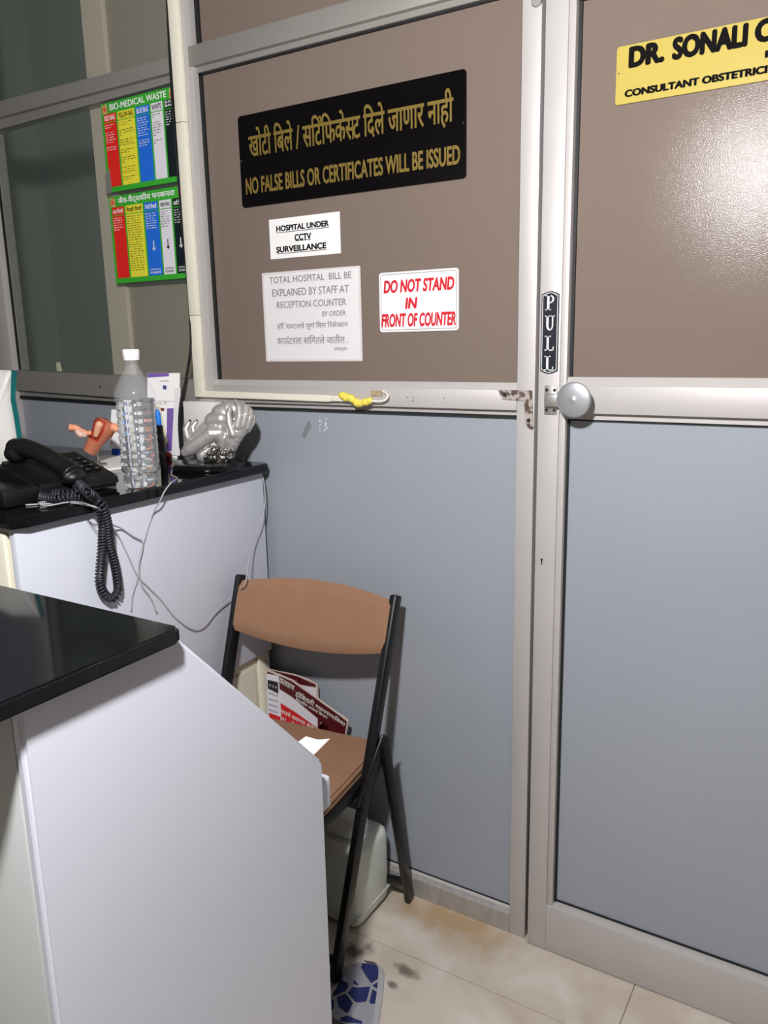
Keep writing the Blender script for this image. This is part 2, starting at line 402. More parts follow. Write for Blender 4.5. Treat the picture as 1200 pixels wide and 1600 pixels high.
# boards built behind the tinted glass to give its pale band, and the unlit room
bm = bm_new(); box(bm, -1.918, -1.835, .050, .075, .03, 2.9, .002); j = struct('trim_10', bm, mat('pale brown board', (240, 226, 212), .6), smooth=0)
bm = bm_new(); box(bm, -1.835, -1.50, .062, .075, .03, 2.9); part('board_panel', bm, mat('brown board', (176, 164, 150), .6), j, smooth=0)
bm = bm_new(); box(bm, -3.4, -1.40, .95, 1.0, 0, 2.9); box(bm, -3.4, -3.35, .06, .95, 0, 2.9); struct('wall_far', bm, mat('dim grey green wall', (168, 178, 170), .8), smooth=0)
bm = bm_new(); box(bm, -3.4, -2.402, .02, .05, 0, 2.9); struct('wall_left', bm, laminate, smooth=0)

# ---------------------------------------------------------------- the door
door = bpy.data.objects.new('door_1', None); COL.objects.link(door); door.location = (-.587, 0, 0); door['kind'] = 'structure'
Yd = -.010
bm = bm_new(); box(bm, -.587, -.543, Yd, .035, .003, 2.06, B); box(bm, -.5435, -.530, Yd + .004, .035, .100, 2.00, .002); st = part('stile', bm, alu, door)
bm = bm_new(); box(bm, .28, .325, Yd, .035, .003, 2.06, B); part('stile', bm, alu, door)
bm = bm_new(); box(bm, -.5430, .28, Yd, .035, .003, .1185, B); prism(bm, [(-.5430, Yd + .0015, .1185), (-.5430, .012, .1265), (-.5430, .035, .1265), (-.5430, .035, .1185)], (.823, 0, 0)); part('bottom_rail', bm, alu, door)
bm = bm_new(); box(bm, -.5430, .28, Yd, .035, 1.249, 1.303, B)
prism(bm, [(-.5305, Yd + .005, 1.303), (-.5305, .006, 1.319), (-.5305, .035, 1.319), (-.5305, .035, 1.303)], (.81, 0, 0)); box(bm, -.5305, .28, Yd + .013, .035, 1.236, 1.249); part('mid_rail', bm, alu, door)
bm = bm_new(); box(bm, -.543, .28, Yd, .035, 2.00, 2.06, B); part('top_rail', bm, alu, door)
pane(0, -.531, .28, 1.312, 2.005, .015, film, (.007, .006, .012, .005), door, 'glass_pane')
bm = bm_new(); box(bm, -.531, .28, .012, .03, .12, 1.240); lp = part('lower_panel', bm, laminate, door, smooth=0)
bm = bm_new(); box(bm, -.531, -.5255, .006, .012, .12, 1.240); box(bm, -.531, .28, .008, .012, 1.232, 1.238); box(bm, -.531, .28, .008, .012, .1255, .1285); part('gasket', bm, gasket_m, lp, smooth=0)
# keyhole
kc = at_y(846.5, 874.5, Yd)
bm = bm_new(); lathe(bm, [(.0026, 0), (.0026, .0006)], 14); bmesh.ops.transform(bm, matrix=Matrix.Translation(kc + Vector((0, -.0001, 0))) @ Matrix.Rotation(pi / 2, 4, 'X'), verts=bm.verts)
box(bm, kc.x - .0012, kc.x + .0012, Yd - .0007, Yd, kc.z - .010, kc.z - .001); part('keyhole', bm, mat('deep black', (5, 5, 5), .9), door, smooth=0)
# knob
kp = at_y(861, 625, Yd)
bm = bm_new(); box(bm, kp.x - .013, kp.x + .013, Yd - .004, Yd, kp.z - .0285, kp.z + .0285, .0015); box(bm, kp.x - .010, kp.x + .030, Yd - .016, Yd - .003, kp.z - .013, kp.z + .013, .004)
knob = part('door_knob', bm, mat('worn satin steel', (186, 184, 180), .4, .8), door)
for dx in (-.0075, .0085):
    for dz in (-.020, .020):
        bm = bm_new(); lathe(bm, [(.0034, 0), (.0030, .0016)], 12); bmesh.ops.transform(bm, matrix=Matrix.Translation((kp.x + dx, Yd - .004, kp.z + dz)) @ Matrix.Rotation(pi / 2, 4, 'X'), verts=bm.verts); part('screw', bm, mat('dark screw', (70, 66, 62), .4, .8), knob)
kd = at_y(893.5, 625.5, Yd - .045)
bm = bm_new(); prof = [(.010, 0), (.010, .026), (.020, .028)] + [(.0345 * sin(t), .033 + .006 * cos(t) - .001) for t in [pi / 2 * (1 - k / 10) for k in range(10)]] + [(.0006, .0395)]
lathe(bm, prof, 40); bmesh.ops.transform(bm, matrix=Matrix.Translation((kd.x, Yd - .002, kd.z)) @ Matrix.Rotation(pi / 2, 4, 'X'), verts=bm.verts)
part('knob_disc', bm, mat('brushed grey steel', (170, 171, 174), .38, .6, bump=(40, .05, (1, 1, 14))), knob)

# ================================================================ signs on the partition
def board_rect(p, Y):                         # four photo corners -> upright rectangle
    q = [at_y(x, y, Y) for x, y in p]
    return ((q[0].x + q[3].x) / 2, (q[1].x + q[2].x) / 2, (q[2].z + q[3].z) / 2, (q[0].z + q[1].z) / 2)
def sign(name, label, cat, corners, Yg, th, m, r, group=None):
    x0, x1, z0, z1 = board_rect(corners, Yg - th)
    t = thing(name, label, cat, ((x0 + x1) / 2, Yg, z0), group)
    bm = bm_new(); prism(bm, [(x, Yg - th, z) for x, z in rrect(x0, x1, z0, z1, r)], (0, th, 0)); part('board', bm, m, t, smooth=20)
    return t, (x0, x1, z0, z1), Yg - th
def write(t, Y, text, lb, rt, m, **kw):
    return lettering(t, text, m, at_y(*lb, Y), at_y(*rt, Y), **kw)
def dots(t, Y, pts, r, m, name='screw'):
    for p in pts:
        c = at_y(*p, Y); bm = bm_new(); lathe(bm, [(r, 0), (r * .6, .0012)], 10)
        bmesh.ops.transform(bm, matrix=Matrix.Translation(c) @ Matrix.Rotation(pi / 2, 4, 'X'), verts=bm.verts); part(name, bm, m, t)

t, R_, Y = sign('notice_board', 'large black acrylic notice with gold lettering about false bills on the brown glass', 'sign', [(371, 184), (728, 105), (728, 278), (379, 325)], .025, .004, sign_black, .008)
write(t, Y, 'खोटी िबले / सिट*िफकेस^ट िदले जाणार नाही', (390.5, 252), (708, 137), gold, bold=.022)
write(t, Y, 'NO FALSE BILLS OR CERTIFICATES WILL BE ISSUED', (385.4, 304), (718.6, 226.5), gold, bold=.035)
dots(t, Y, [(377, 252), (724, 192)], .002, mat('small steel screw', (120, 118, 112), .4, .8))

t, R_, Y = sign('cctv_notice', 'small white paper notice about CCTV surveillance under the black board', 'notice', [(420, 343), (530, 331), (533, 396), (423, 405)], .025, .0012, paper_w, .001)
for s, lb, rt in (('HOSPITAL UNDER', (432.5, 362), (513.3, 344.2)), ('CCTV', (461, 375.8), (485.8, 363.8)), ('SURVEILLANCE', (432.5, 395), (509.5, 378.6))):
    write(t, Y, s, lb, rt, ink_black, bold=.05)
bm = bm_new()
for a, b in (((432, 365), (513.5, 355)), ((461, 377.3), (486, 374)), ((432.5, 398), (510, 389.5))):
    p = at_y(*a, Y - .0006); q = at_y(*b, Y - .0006); z = (p.z + q.z) / 2; flat(bm, [(p.x, Y - .0006, z), (q.x, Y - .0006, z), (q.x, Y - .0006, z + .0013), (p.x, Y - .0006, z + .0013)])
part('underline', bm, ink_black, t, smooth=0)

t, R_, Y = sign('bill_notice', 'laminated white sheet with faded grey text on the hospital bill', 'notice', [(408, 428), (561, 414), (568, 563), (417, 566)], .025, .001, mat('clear laminating pouch', (214, 208, 206), .25), .003)
x0, x1, z0, z1 = R_
bm = bm_new(); prism(bm, [(x0 + .006, Y - .0004, z0 + .005), (x1 - .006, Y - .0004, z0 + .004), (x1 - .006, Y - .0004, z1 - .004), (x0 + .006, Y - .0004, z1 - .006)], (0, .0004, 0)); part('sheet', bm, paper_l, t, smooth=0)
Y -= .0004
for s, lb, rt in (('TOTAL HOSPITAL  BILL BE', (421.5, 443.4), (549, 423.8)), ('EXPLAINED BY STAFF AT', (426, 463.8), (545, 444.8)), ('RECEPTION COUNTER', (433, 481.9), (540.8, 466)), ('BY ORDER', (504, 494.6), (540.3, 484.8)),
                  ('हॉिस^पटलचे पूण* िबल िरसेप^शन', (433.6, 517), (543.6, 500.5)), ('काऊंटरला सांिगतले जातील .', (433.6, 538.2), (543.6, 522)), ('आदेशानुसार', (522, 549), (542.5, 541.5))):
    write(t, Y, s, lb, rt, ink_grey, bold=.010)

t, R_, Y = sign('counter_notice', 'white rounded plate with red lettering on not standing at the counter', 'sign', [(592, 427), (716, 418), (717, 516), (594, 519)], .025, .002, white_gloss, .007)
x0, x1, z0, z1 = R_
bm = bm_new(); ring_strip(bm, rrect(x0 + .004, x1 - .004, z0 + .004, z1 - .004, .006), rrect(x0 + .0052, x1 - .0052, z0 + .0052, z1 - .0052, .0052), Y - .0005); part('border_line', bm, mat('grey line', (120, 96, 98), .5), t, smooth=0)
for s, lb, rt in (('DO NOT STAND', (600.2, 458), (709.4, 432.2)), ('IN', (633.8, 482), (651.6, 465)), ('FRONT OF COUNTER', (597, 511), (712, 487))):
    write(t, Y, s, lb, rt, ink_red, bold=.05, shear=.16)

t, R_, Y = sign('name_plate', "yellow rounded doctor's name plate with black lettering on the door glass", 'sign', [(963, 75), (1235, 18), (1235, 121), (962.5, 163)], .015, .004, yellow_acr, .005)
write(t, Y, 'DR.', (984.4, 105), (1037, 65), ink_black, bold=.075)
write(t, Y, 'SONALI', (1052, 92.5), (1167.5, 37.5), ink_black, bold=.075)
write(t, Y, 'O', (1181, 66.5), (1214, 27), ink_black, bold=.07)
write(t, Y, 'M', (1196, 90), (1216, 76), ink_black, bold=.04)
write(t, Y, 'CONSULTANT OBSTETRICI', (976.8, 152), (1198.5, 102.5), ink_black, bold=.07)
dots(t, Y, [(967, 115)], .0016, mat('brown screw', (110, 88, 50), .5, .5))

# PULL sign
x0, x1, z0, z1 = board_rect([(846, 456), (874, 454), (871, 583), (844.5, 585)], Yd - .002)
t = thing('pull_sign', 'narrow black plate lettered PULL on the door stile above the round knob', 'sign', ((x0 + x1) / 2, Yd, z0))
def cap_shape(i):
    a, b, c, d = x0 + i, x1 - i, z0 + i, z1 - i; mx = (a + b) / 2; n = 8; h = .006
    top = [(b - (b - a) * k / n, d - h + h * (sin(pi * k / n))) for k in range(n + 1)]; bot = [(a + (b - a) * k / n, c + h - h * sin(pi * k / n)) for k in range(n + 1)]
    return top + bot
bm = bm_new(); prism(bm, [(x, Yd - .002, z) for x, z in cap_shape(0)], (0, .002, 0)); part('board', bm, mat('navy black plastic', (26, 30, 38), .35), t, smooth=20)
bm = bm_new(); ring_strip(bm, cap_shape(.0020), cap_shape(.0034), Yd - .0024); part('border_line', bm, mat('silver print', (206, 206, 206), .4), t, smooth=0)
sil = MATS['silver print']; hgt = z1 - z0; cx = (x0 + x1) / 2
for k, ch in enumerate('PULL'):
    zc = z1 - hgt * (.135 + .245 * k); hh = .0145; ww = .0096
    bm = bm_new(); y = Yd - .0026
    def rc(a, b, c, d): flat(bm, [(cx + a * ww, y, zc + c * hh), (cx + b * ww, y, zc + c * hh), (cx + b * ww, y, zc + d * hh), (cx + a * ww, y, zc + d * hh)])
    if ch == 'P':
        rc(-.65, -.15, -1, 1); rc(-1, .2, -1, -.86); rc(-1, .1, .86, 1)
        arcp = [(-.15 + 1.0 * sin(a), .45 + .55 * cos(a)) for a in [pi * i / 10 for i in range(11)]]; arci = [(-.15 + .6 * sin(a), .45 + .40 * cos(a)) for a in [pi * i / 10 for i in range(11)]]
        for i in range(10): flat(bm, [(cx + p[0] * ww, y, zc + p[1] * hh) for p in (arcp[i], arcp[i + 1], arci[i + 1], arci[i])])
    elif ch == 'U':
        rc(-.75, -.25, -.3, 1); rc(.45, .75, -.3, 1); rc(-1.05, .05, .86, 1); rc(.2, 1.05, .86, 1)
        arcp = [(-.75 * cos(a), -.3 - .7 * sin(a)) for a in [pi * i / 10 for i in range(11)]]; arci = [(.1 - .35 * cos(a), -.3 - .52 * sin(a)) for a in [pi * i / 10 for i in range(11)]]
        for i in range(10): flat(bm, [(cx + p[0] * ww, y, zc + p[1] * hh) for p in (arcp[i], arcp[i + 1], arci[i + 1], arci[i])])
    else:
        rc(-.6, -.1, -1, 1); rc(-1, .35, .86, 1); rc(-1, .9, -1, -.84); rc(.72, .95, -1, -.45)
    part('lettering', bm, sil, t, smooth=0)

# bio-medical waste posters on the left glass
GREEN = mat('poster green', (58, 168, 50), .3); RED = mat('poster red', (226, 40, 34), .3); YEL = mat('poster yellow', (232, 222, 62), .3)
BLU = mat('poster blue', (36, 108, 216), .3); WHT = mat('poster white', (226, 222, 228), .3); BLK = mat('poster black', (24, 32, 36), .3)
def poster(label, corners, title, heads, cols, arrows, foot):
    Yp = .0215; x0, x1, z0, z1 = board_rect(corners, Yp)
    t = thing('waste_poster', label, 'poster', ((x0 + x1) / 2, .026, z0), 'waste sorting posters on the left glass')
    U = lambda u: x0 + u * (x1 - x0); Vv = lambda v: z0 + v * (z1 - z0)
    bm = bm_new(); box(bm, x0, x1, Yp, .0245, z0, z1, .0006, 1); part('board', bm, GREEN, t, smooth=0)
    lettering(t, title, ink_white, (U(.13), Yp, Vv(.905 if title[0] == 'B' else .888)), (U(.88), Yp, Vv(.972 if title[0] == 'B' else .985)), bold=.03)
    for u in (.055, .955):
        bm = bm_new(); cxx, czz = U(u), Vv(.932); r = .0055
        flat(bm, [(cxx - .010, Yp - .0003, czz - .011), (cxx + .010, Yp - .0003, czz - .011), (cxx + .010, Yp - .0003, czz + .011), (cxx - .010, Yp - .0003, czz + .011)])
        part('hazard_patch', bm, mat('hazard patch', (196, 178, 120), .4), t, smooth=0)
        bm = bm_new()
        for a in (90, 210, 330):
            c = (cxx + .0052 * cos(radians(a)), czz + .0052 * sin(radians(a)))
            ring_strip(bm, [(c[0] + .0048 * cos(k * pi / 6), c[1] + .0048 * sin(k * pi / 6)) for k in range(12)], [(c[0] + .0026 * cos(k * pi / 6), c[1] + .0026 * sin(k * pi / 6)) for k in range(12)], Yp - .0006)
        part('hazard_symbol', bm, RED, t, smooth=0)
    for (u0, u1, m), h, (ink, rows, step) in zip(((.035, .205, RED), (.225, .455, YEL), (.475, .655, BLU), (.675, .825, WHT), (.845, .985, BLK)), heads, cols):
        bm = bm_new()
        for v0, v1 in ((.06, .775), (.785, .875)):
            flat(bm, [(U(u0), Yp - .0003, Vv(v0)), (U(u1), Yp - .0003, Vv(v0)), (U(u1), Yp - .0003, Vv(v1)), (U(u0), Yp - .0003, Vv(v1))])
        part('column', bm, m, t, smooth=0)
        n = len(h)
        for k, s in enumerate(h):
            hv = .055 / n; v0 = .802 + (n - 1 - k) * (hv + .010)
            lettering(t, s, ink, (U(u0 + .015), Yp - .0003, Vv(v0)), (U(u1 - .015), Yp - .0003, Vv(v0 + hv)), bold=.02)
        bm = bm_new(); v = .745
        for k in range(rows):                  # rows too small to read, broken into word-long strokes
            if step[k % len(step)] == 0: v -= .030; continue
            u = u0 + .012; uend = u0 + .012 + (u1 - u0 - .024) * step[k % len(step)]
            while u < uend - .006:
                w = min(uend - u, rnd.uniform(.018, .045))
                for j in range(max(1, int(w / .008))):
                    ua = u + j * .008; hh = rnd.uniform(.007, .012)
                    flat(bm, [(U(ua), Yp - .0006, Vv(v)), (U(ua + .006), Yp - .0006, Vv(v)), (U(ua + .006), Yp - .0006, Vv(v + hh)), (U(ua), Yp - .0006, Vv(v + hh))])
                u += w + .010
            v -= .0265
            if v < .09: break
        part('small_print', bm, ink, t, smooth=0)
        if arrows and m in (BLU, WHT, BLK):
            bm = bm_new(); uc = (u0 + u1) / 2; y = Yp - .0006
            flat(bm, [(U(uc - .006), y, Vv(.36)), (U(uc + .006), y, Vv(.36)), (U(uc + .006), y, Vv(.45)), (U(uc - .006), y, Vv(.45))])
            flat(bm, [(U(uc), y, Vv(.335)), (U(uc + .024), y, Vv(.37)), (U(uc - .024), y, Vv(.37))]); part('arrow', bm, ink, t, smooth=0)
            for k, s in enumerate(foot):
                lettering(t, s, ink, (U(u0 + .02), Yp - .0003, Vv(.115 - k * .035)), (U(u1 - .02), Yp - .0003, Vv(.138 - k * .035)), bold=.012)
    return t
poster('green upper waste poster with English title and five coloured columns', [(157.4, 163.6), (273.2, 132.7), (284.3, 282.6), (168, 301.7)], 'BIO-MEDICAL WASTE',
       [['RED BAG'], ['YELLOW BAG'], ['BLUE BAG'], ['WHITE'], ['BLACK', 'BAG']],
       [(ink_white, 11, (.9, .6, 0, .8, .9, .8, .9, .7, 0, .95, .9)), (ink_black, 30, (.9, .6, 0, .9, .95, .2, 0, .9, .8, .95, 0)), (ink_white, 12, (.9, .8, .95, .9, .8, .95, .6, .8, 0, .95, .9, .7)), (ink_black, 12, (.95, .3, 0, .8, .9, .95, .9, .8, .3, 0, .9, .3)), (ink_white, 6, (.95, .9, .7, .9, .6, .5))], False, [])
poster('green lower waste poster with Marathi title, arrows and five columns', [(169, 306.6), (286, 291), (298.7, 434), (181.4, 443.4)], 'जैव-वैद्यकीय घनकचरा',
       [['लाल िपशवी'], ['िपवळी िपशवी'], ['िनळी िपशवी'], ['पांढरा कागद'], ['काळी िपशवी']],
       [(ink_white, 6, (.9, .95, .8, .9, .95, .6)), (ink_black, 24, (.95, .9, .9, .95, .85)), (ink_white, 7, (.9, .95, .8, .95, .9, .8)), (ink_black, 7, (.7, .5, .8, .9, .95, .8)), (ink_white, 6, (.9, .95, .9, .9, .95, .8))], True, ['(पिवत्र)', 'टाका'])
# worn strip of tape at the foot of the upper poster
p = at_y(169, 285, .0208); bm = bm_new(); prism(bm, [(p.x - .012, .0208, p.z - .030), (p.x + .012, .0208, p.z - .026), (p.x + .010, .0208, p.z + .034), (p.x - .010, .0208, p.z + .022)], (0, .0006, 0))
single('tape_strip', bm, mat('grey old tape', (122, 124, 112), .4), 'torn grey tape at the lower left corner of the upper green poster', 'tape', smooth=0)

p = at_y(92, 573, .0255); bm = bm_new(); prism(bm, [(p.x - .010, .0250, p.z - .013), (p.x + .012, .0250, p.z - .014), (p.x + .007, .0250, p.z + .014), (p.x - .011, .0250, p.z + .012)], (0, .0008, 0))
single('sticker', bm, mat('yellowed paper', (196, 192, 168), .6), 'small yellowed sticker low on the dark left glass', 'sticker', smooth=0)
# ================================================================ cable trunking, cable, foam, bracket
bm = bm_new(); box(bm, -1.5345, -1.505, -.014, -.0005, 1.2620, 1.4695, .0015); box(bm, -1.5345, -1.505, -.014, -.0005, 1.4705, 1.9290, .0015); box(bm, -1.5345, -1.505, -.014, -.0005, 1.9300, 2.88, .0015)
single('cable_trunking', bm, pvc, 'upright cream plastic cable trunking on the post between the windows', 'trunking', smooth=30)
bm = bm_new(); slab_quad(bm, (-1.504, 1.2620), (-1.100, 1.2585), (-1.100, 1.2735), (-1.504, 1.2780), -.014, -.0005)
bmesh.ops.bevel(bm, geom=list(bm.edges), offset=.0015, segments=2, affect='EDGES')
box(bm, -1.100, -1.047, -.0135, -.0005, 1.2600, 1.2735, .0015)
tk = single('cable_trunking', bm, pvc, 'level cream plastic cable trunking along the middle rail', 'trunking', smooth=30)
def w0(x, y, Y): return at_y(x, y, Y)
bm = bm_new(); tube(bm, smooth_path([w0(555, 625.5, -.017), w0(578, 626.5, -.016), w0(594, 627, -.015), w0(603, 624, -.014), w0(606, 619, -.012), w0(603, 614, -.006), w0(598, 612, -.001)]), .0023, 8)
single('cable_stub', bm, mat('white cable', (236, 230, 220), .45), 'short white cable stub looping out of the broken trunking end', 'cable')
bm = bm_new()
for x, y, r in ((536, 618, .009), (541, 621, .010), (548, 622, .009), (552, 625, .008), (558, 629, .010), (564, 630, .009), (571, 628, .009), (578, 626, .008), (560, 632, .007), (532, 617, .006), (575, 629, .006)):
    ball(bm, w0(x, y, -.014), r * 1.05, 2)
single('foam_lump', bm, mat('yellow foam', (232, 214, 88), .8, bump=(90, .8)), 'lump of yellow foam stuck on the trunking end', 'foam', remesh=(.0022, 2), smooth=180)
bm = bm_new(); q = w0(590, 614, 0); slab_quad(bm, (q.x - .016, q.z - .007), (q.x + .014, q.z - .006), (q.x + .013, q.z + .005), (q.x - .016, q.z + .006), -.003, -.0005)
single('glue_patch', bm, mat('brown glue stain', (170, 146, 118), .8, vary=(160, .6)), 'brown glue stain on the rail beyond the broken trunking', 'glue patch', smooth=0)
# screw holes of the rail
bm = bm_new()
for x, y in ((636, 621), (646, 621.5), (645, 626.5), (693.5, 622.5)):
    c = at_y(x, y, -.0004); lathe(bm, [(.0014, 0), (.0014, .0004)], 8, (0, 0, 0)); bmesh.ops.transform(bm, matrix=Matrix.Translation(c) @ Matrix.Rotation(pi / 2, 4, 'X'), verts=bm.verts[-16:])
part('screw_hole', bm, gasket_m, bpy.data.objects['trim_3'], smooth=0)
# black cable hanging by the trunking
pts = [w0(259, -60, -.006), w0(264, 60, -.006), w0(271, 180, -.007), w0(283, 330, -.007), w0(294, 450, -.008), w0(298, 510, -.012), w0(298, 545, -.014), w0(291, 590, -.02), w0(283, 625, -.036), w0(280, 660, -.042), w0(282, 700, -.046)]
bm = bm_new(); tube(bm, smooth_path(pts, 6), .0035, 8)
single('black_cable', bm, mat('black cable sheath', (20, 20, 22), .45), 'thin black cable hanging down along the cream trunking', 'cable')
# rusty corner bracket
rm = bpy.data.materials.new('rusty steel'); rm.use_nodes = True; nt = rm.node_tree; b_ = nt.nodes['Principled BSDF']; b_.inputs['Roughness'].default_value = .55; b_.inputs['Metallic'].default_value = .4
tc = N(nt, 'ShaderNodeTexCoord'); nn = N(nt, 'ShaderNodeTexNoise'); nn.inputs['Scale'].default_value = 90; nn.inputs['Detail'].default_value = 6
nt.links.new(tc.outputs['Object'], nn.inputs['Vector']); cr = N(nt, 'ShaderNodeValToRGB'); e = cr.color_ramp.elements
e[0].position = .46; e[0].color = lin((88, 70, 62)); e[1].position = .56; e[1].color = lin((176, 168, 160)); nt.links.new(nn.outputs['Fac'], cr.inputs[0]); nt.links.new(cr.outputs[0], b_.inputs['Base Color'])
br = [(778, 609.5), (828, 610), (831, 611), (833, 669), (831, 672), (825, 668), (820, 660), (819, 626), (785, 624)]
bp = [at_y(x, y, -.0025) for x, y in br]
t = thing('corner_bracket', 'rusty steel corner bracket joining the middle rail to the door post', 'bracket', bp[4])
bm = bm_new(); prism(bm, [(p.x, -.003, p.z) for p in bp], (0, .0025, 0)); part('plate', bm, rm, t, smooth=0)
for x, y in ((788, 616.5), (826, 657)):
    c = at_y(x, y, -.003); bm = bm_new(); lathe(bm, [(.0042, 0), (.003, .0018)], 12); bmesh.ops.transform(bm, matrix=Matrix.Translation(c) @ Matrix.Rotation(pi / 2, 4, 'X'), verts=bm.verts); part('screw', bm, MATS['dark screw'], t)
c = at_y(838, 1, -.004); bm = bm_new(); lathe(bm, [(.0105, 0), (.0105, .0025), (.009, .004)], 24); bmesh.ops.transform(bm, matrix=Matrix.Translation(c + Vector((0, .0035, 0))) @ Matrix.Rotation(pi / 2, 4, 'X'), verts=bm.verts)
box(bm, c.x - .0105, c.x + .0105, -.004, -.0005, c.z, c.z + .06, .001); single('latch_plate', bm, MATS['worn satin steel'], 'round ended steel latch plate high on the door post', 'latch')
# tape remains on the blue grey panel
c = at_y(478, 668.5, .0195)
bm = bm_new(); prism(bm, [(at_y(x, y, .0195).x, .0193, at_y(x, y, .0195).z) for x, y in ((471, 680), (482, 657), (487, 666), (476, 685))], (0, .0006, 0))
single('tape_scrap', bm, mat('dull grey tape', (122, 128, 126), .6), 'slanted scrap of grey tape on the blue grey panel', 'tape', smooth=0)
bm = bm_new()
for k in range(16):
    x = 499 + rnd.uniform(0, 12); y = 651 + (k / 16) * 24; p = at_y(x, y, .0194); s = rnd.uniform(.0015, .0035)
    prism(bm, [(p.x - s, .0194, p.z - s), (p.x - s * .2, .0194, p.z - s), (p.x + s, .0194, p.z + s), (p.x + s * .2, .0194, p.z + s)], (0, .0005, 0))
single('glue_mark', bm, mat('white glue residue', (222, 224, 228), .6), 'streaky white glue mark beside the grey tape scrap', 'glue mark', smooth=0)

# ================================================================ back counter
ZC = 1.10
bm = bm_new(); pts = [(-1.300, -.012), (-1.300, -.690), (-1.312, -.722), (-2.30, -.722), (-2.30, -.0015), (-1.308, -.0015)]
prism(bm, [(x, y, 1.077) for x, y in pts], (0, 0, .023)); bmesh.ops.bevel(bm, geom=[e for e in bm.edges if abs(e.verts[0].co.z - e.verts[1].co.z) < 1e-5 or max(e.verts[0].co.x, e.verts[1].co.x) > -1.32], offset=.004, segments=3, affect='EDGES')
ct = single('granite_worktop', bm, granite, 'polished black granite top of the back counter holding the phone', 'counter top')
t = thing('counter_cabinet', 'back counter cabinet with white side panel and cream carcass', 'cabinet', (-1.6, -.35, 0))
bm = bm_new(); box(bm, -1.345, -1.325, -.705, -.003, .592, 1.0765, .004); part('side_panel', bm, white_lam, t, 'pale lilac white side panel')
bm = bm_new(); box(bm, -2.30, -1.348, -.698, -.003, 0, 1.0765, .002)
part('carcass', bm, cream, t, smooth=30)
bm = bm_new(); box(bm, -1.348, -1.338, -.698, -.060, .02, .560, .002); box(bm, -1.348, -1.336, -.045, -.003, .02, .592, .003); part('inner_panel', bm, cream, t)
for k in range(3):
    bm = bm_new(); box(bm, -1.352 - .32 * k - .315, -1.352 - .32 * k, -.712, -.698, .62, 1.062, .005); part('door', bm, cream, t)

# ================================================================ reception desk in front
t = thing('reception_desk', 'white reception desk with sloping end panel under black ledge', 'desk', (-1.2, -.85, 0))
bm = bm_new(); ep = [(-1.101, 0), (-1.101, 1.029), (-.872, 1.029), (-.573, .706), (-.573, 0)]
prism(bm, [(-.760, y, z) for y, z in ep], (.018, 0, 0)); bmesh.ops.bevel(bm, geom=list(bm.edges), offset=.005, segments=3, affect='EDGES'); part('end_panel', bm, white_lam, t)
bm = bm_new(); box(bm, -2.20, -.7605, -1.100, -1.080, 0, 1.029, .003); part('front_panel', bm, mat('grey white laminate', (186, 190, 188), .4), t)
bm = bm_new(); box(bm, -2.20, -.7605, -.900, -.880, .7,1.029,.002); part('ledge_back', bm, white_lam, t)
bm = bm_new(); box(bm, -1.29, -.7605, -1.079, -.575, .688, .706, .003); part('worktop', bm, white_lam, t)
bm = bm_new(); box(bm, -1.10, -.7625, -.574, -.524, .588, .650, .006, 3); dr = part('drawer', bm, white_lam, t)
bm = bm_new(); box(bm, -1.29, -1.102, -.60, -.58, 0, .687, .003); part('leg_panel', bm, white_lam, t)
bm = bm_new(); pts = [(-.722, -.893), (-.7235, -.887), (-.728, -.8825), (-.734, -.881), (-2.20, -.881), (-2.20, -1.165), (-.735, -1.165), (-.722, -1.152)]
prism(bm, [(x, y, 1.030) for x, y in pts], (0, 0, .021)); bmesh.ops.bevel(bm, geom=[e for e in bm.edges if max(e.verts[0].co.x, e.verts[1].co.x) > -2.1], offset=.004, segments=3, affect='EDGES')
single('desk_ledge', bm, granite, 'polished black granite ledge on top of the white reception desk', 'counter top')
# paper and black tray on the worktop
bm = bm_new()
def curl(u, v): return (-.816 + .053 * u, -.640 + .118 * v, .7095 + (0.012 * max(0, u + v - 1.45) ** 1.2 * 1.6))
G = [[bm.verts.new(curl(i / 8, j / 8)) for j in range(9)] for i in range(9)]
for i in range(8):
    for j in range(8): bm.faces.new((G[i][j], G[i + 1][j], G[i + 1][j + 1], G[i][j + 1]))
single('paper_sheet', bm, paper_w, 'white paper with curled corner at the end of the desk worktop', 'paper', smooth=180)
bm = bm_new(); box(bm, -1.06, -.826, -.700, -.580, .7068, .7225, .004); single('keyboard_tray', bm, black_plastic, 'black flat tray on the worktop behind the sloping panel', 'tray')

# ================================================================ folding chair
t = thing('folding_chair', 'black steel folding chair with tan padded seat and back', 'chair', (-1.09, -.20, 0))
RT, RF = Vector((-.905, -.052, .824)), Vector((-.913, -.335, 0.002))
LT, LF = Vector((-1.295, -.138, .842)), Vector((-1.292, -.40, 0.002))
for a, b in ((RT, RF), (LT, LF)):
    bm = bm_new(); bar(bm, b, a, .019, .032, (1, 0, 0), .006); lg = part('leg', bm, black_metal, t)
R2, R2F = Vector((-.892, -.140, .500)), Vector((-.900, -.022, .002)); L2, L2F = Vector((-1.275, -.225, .51)), Vector((-1.265, -.09, .002))
for a, b in ((R2, R2F), (L2, L2F)):
    bm = bm_new(); bar(bm, b, a, .016, .028, (1, 0, 0), .005); part('leg', bm, black_metal, t)
bm = bm_new(); bar(bm, R2F.lerp(R2, .12), L2F.lerp(L2, .12), .022, .012, (0, 0, 1), .004); part('crossbar', bm, black_metal, t)
bm = bm_new(); bar(bm, RF.lerp(RT, .05), LF.lerp(LT, .05), .022, .012, (0, 0, 1), .004); part('crossbar', bm, black_metal, t)
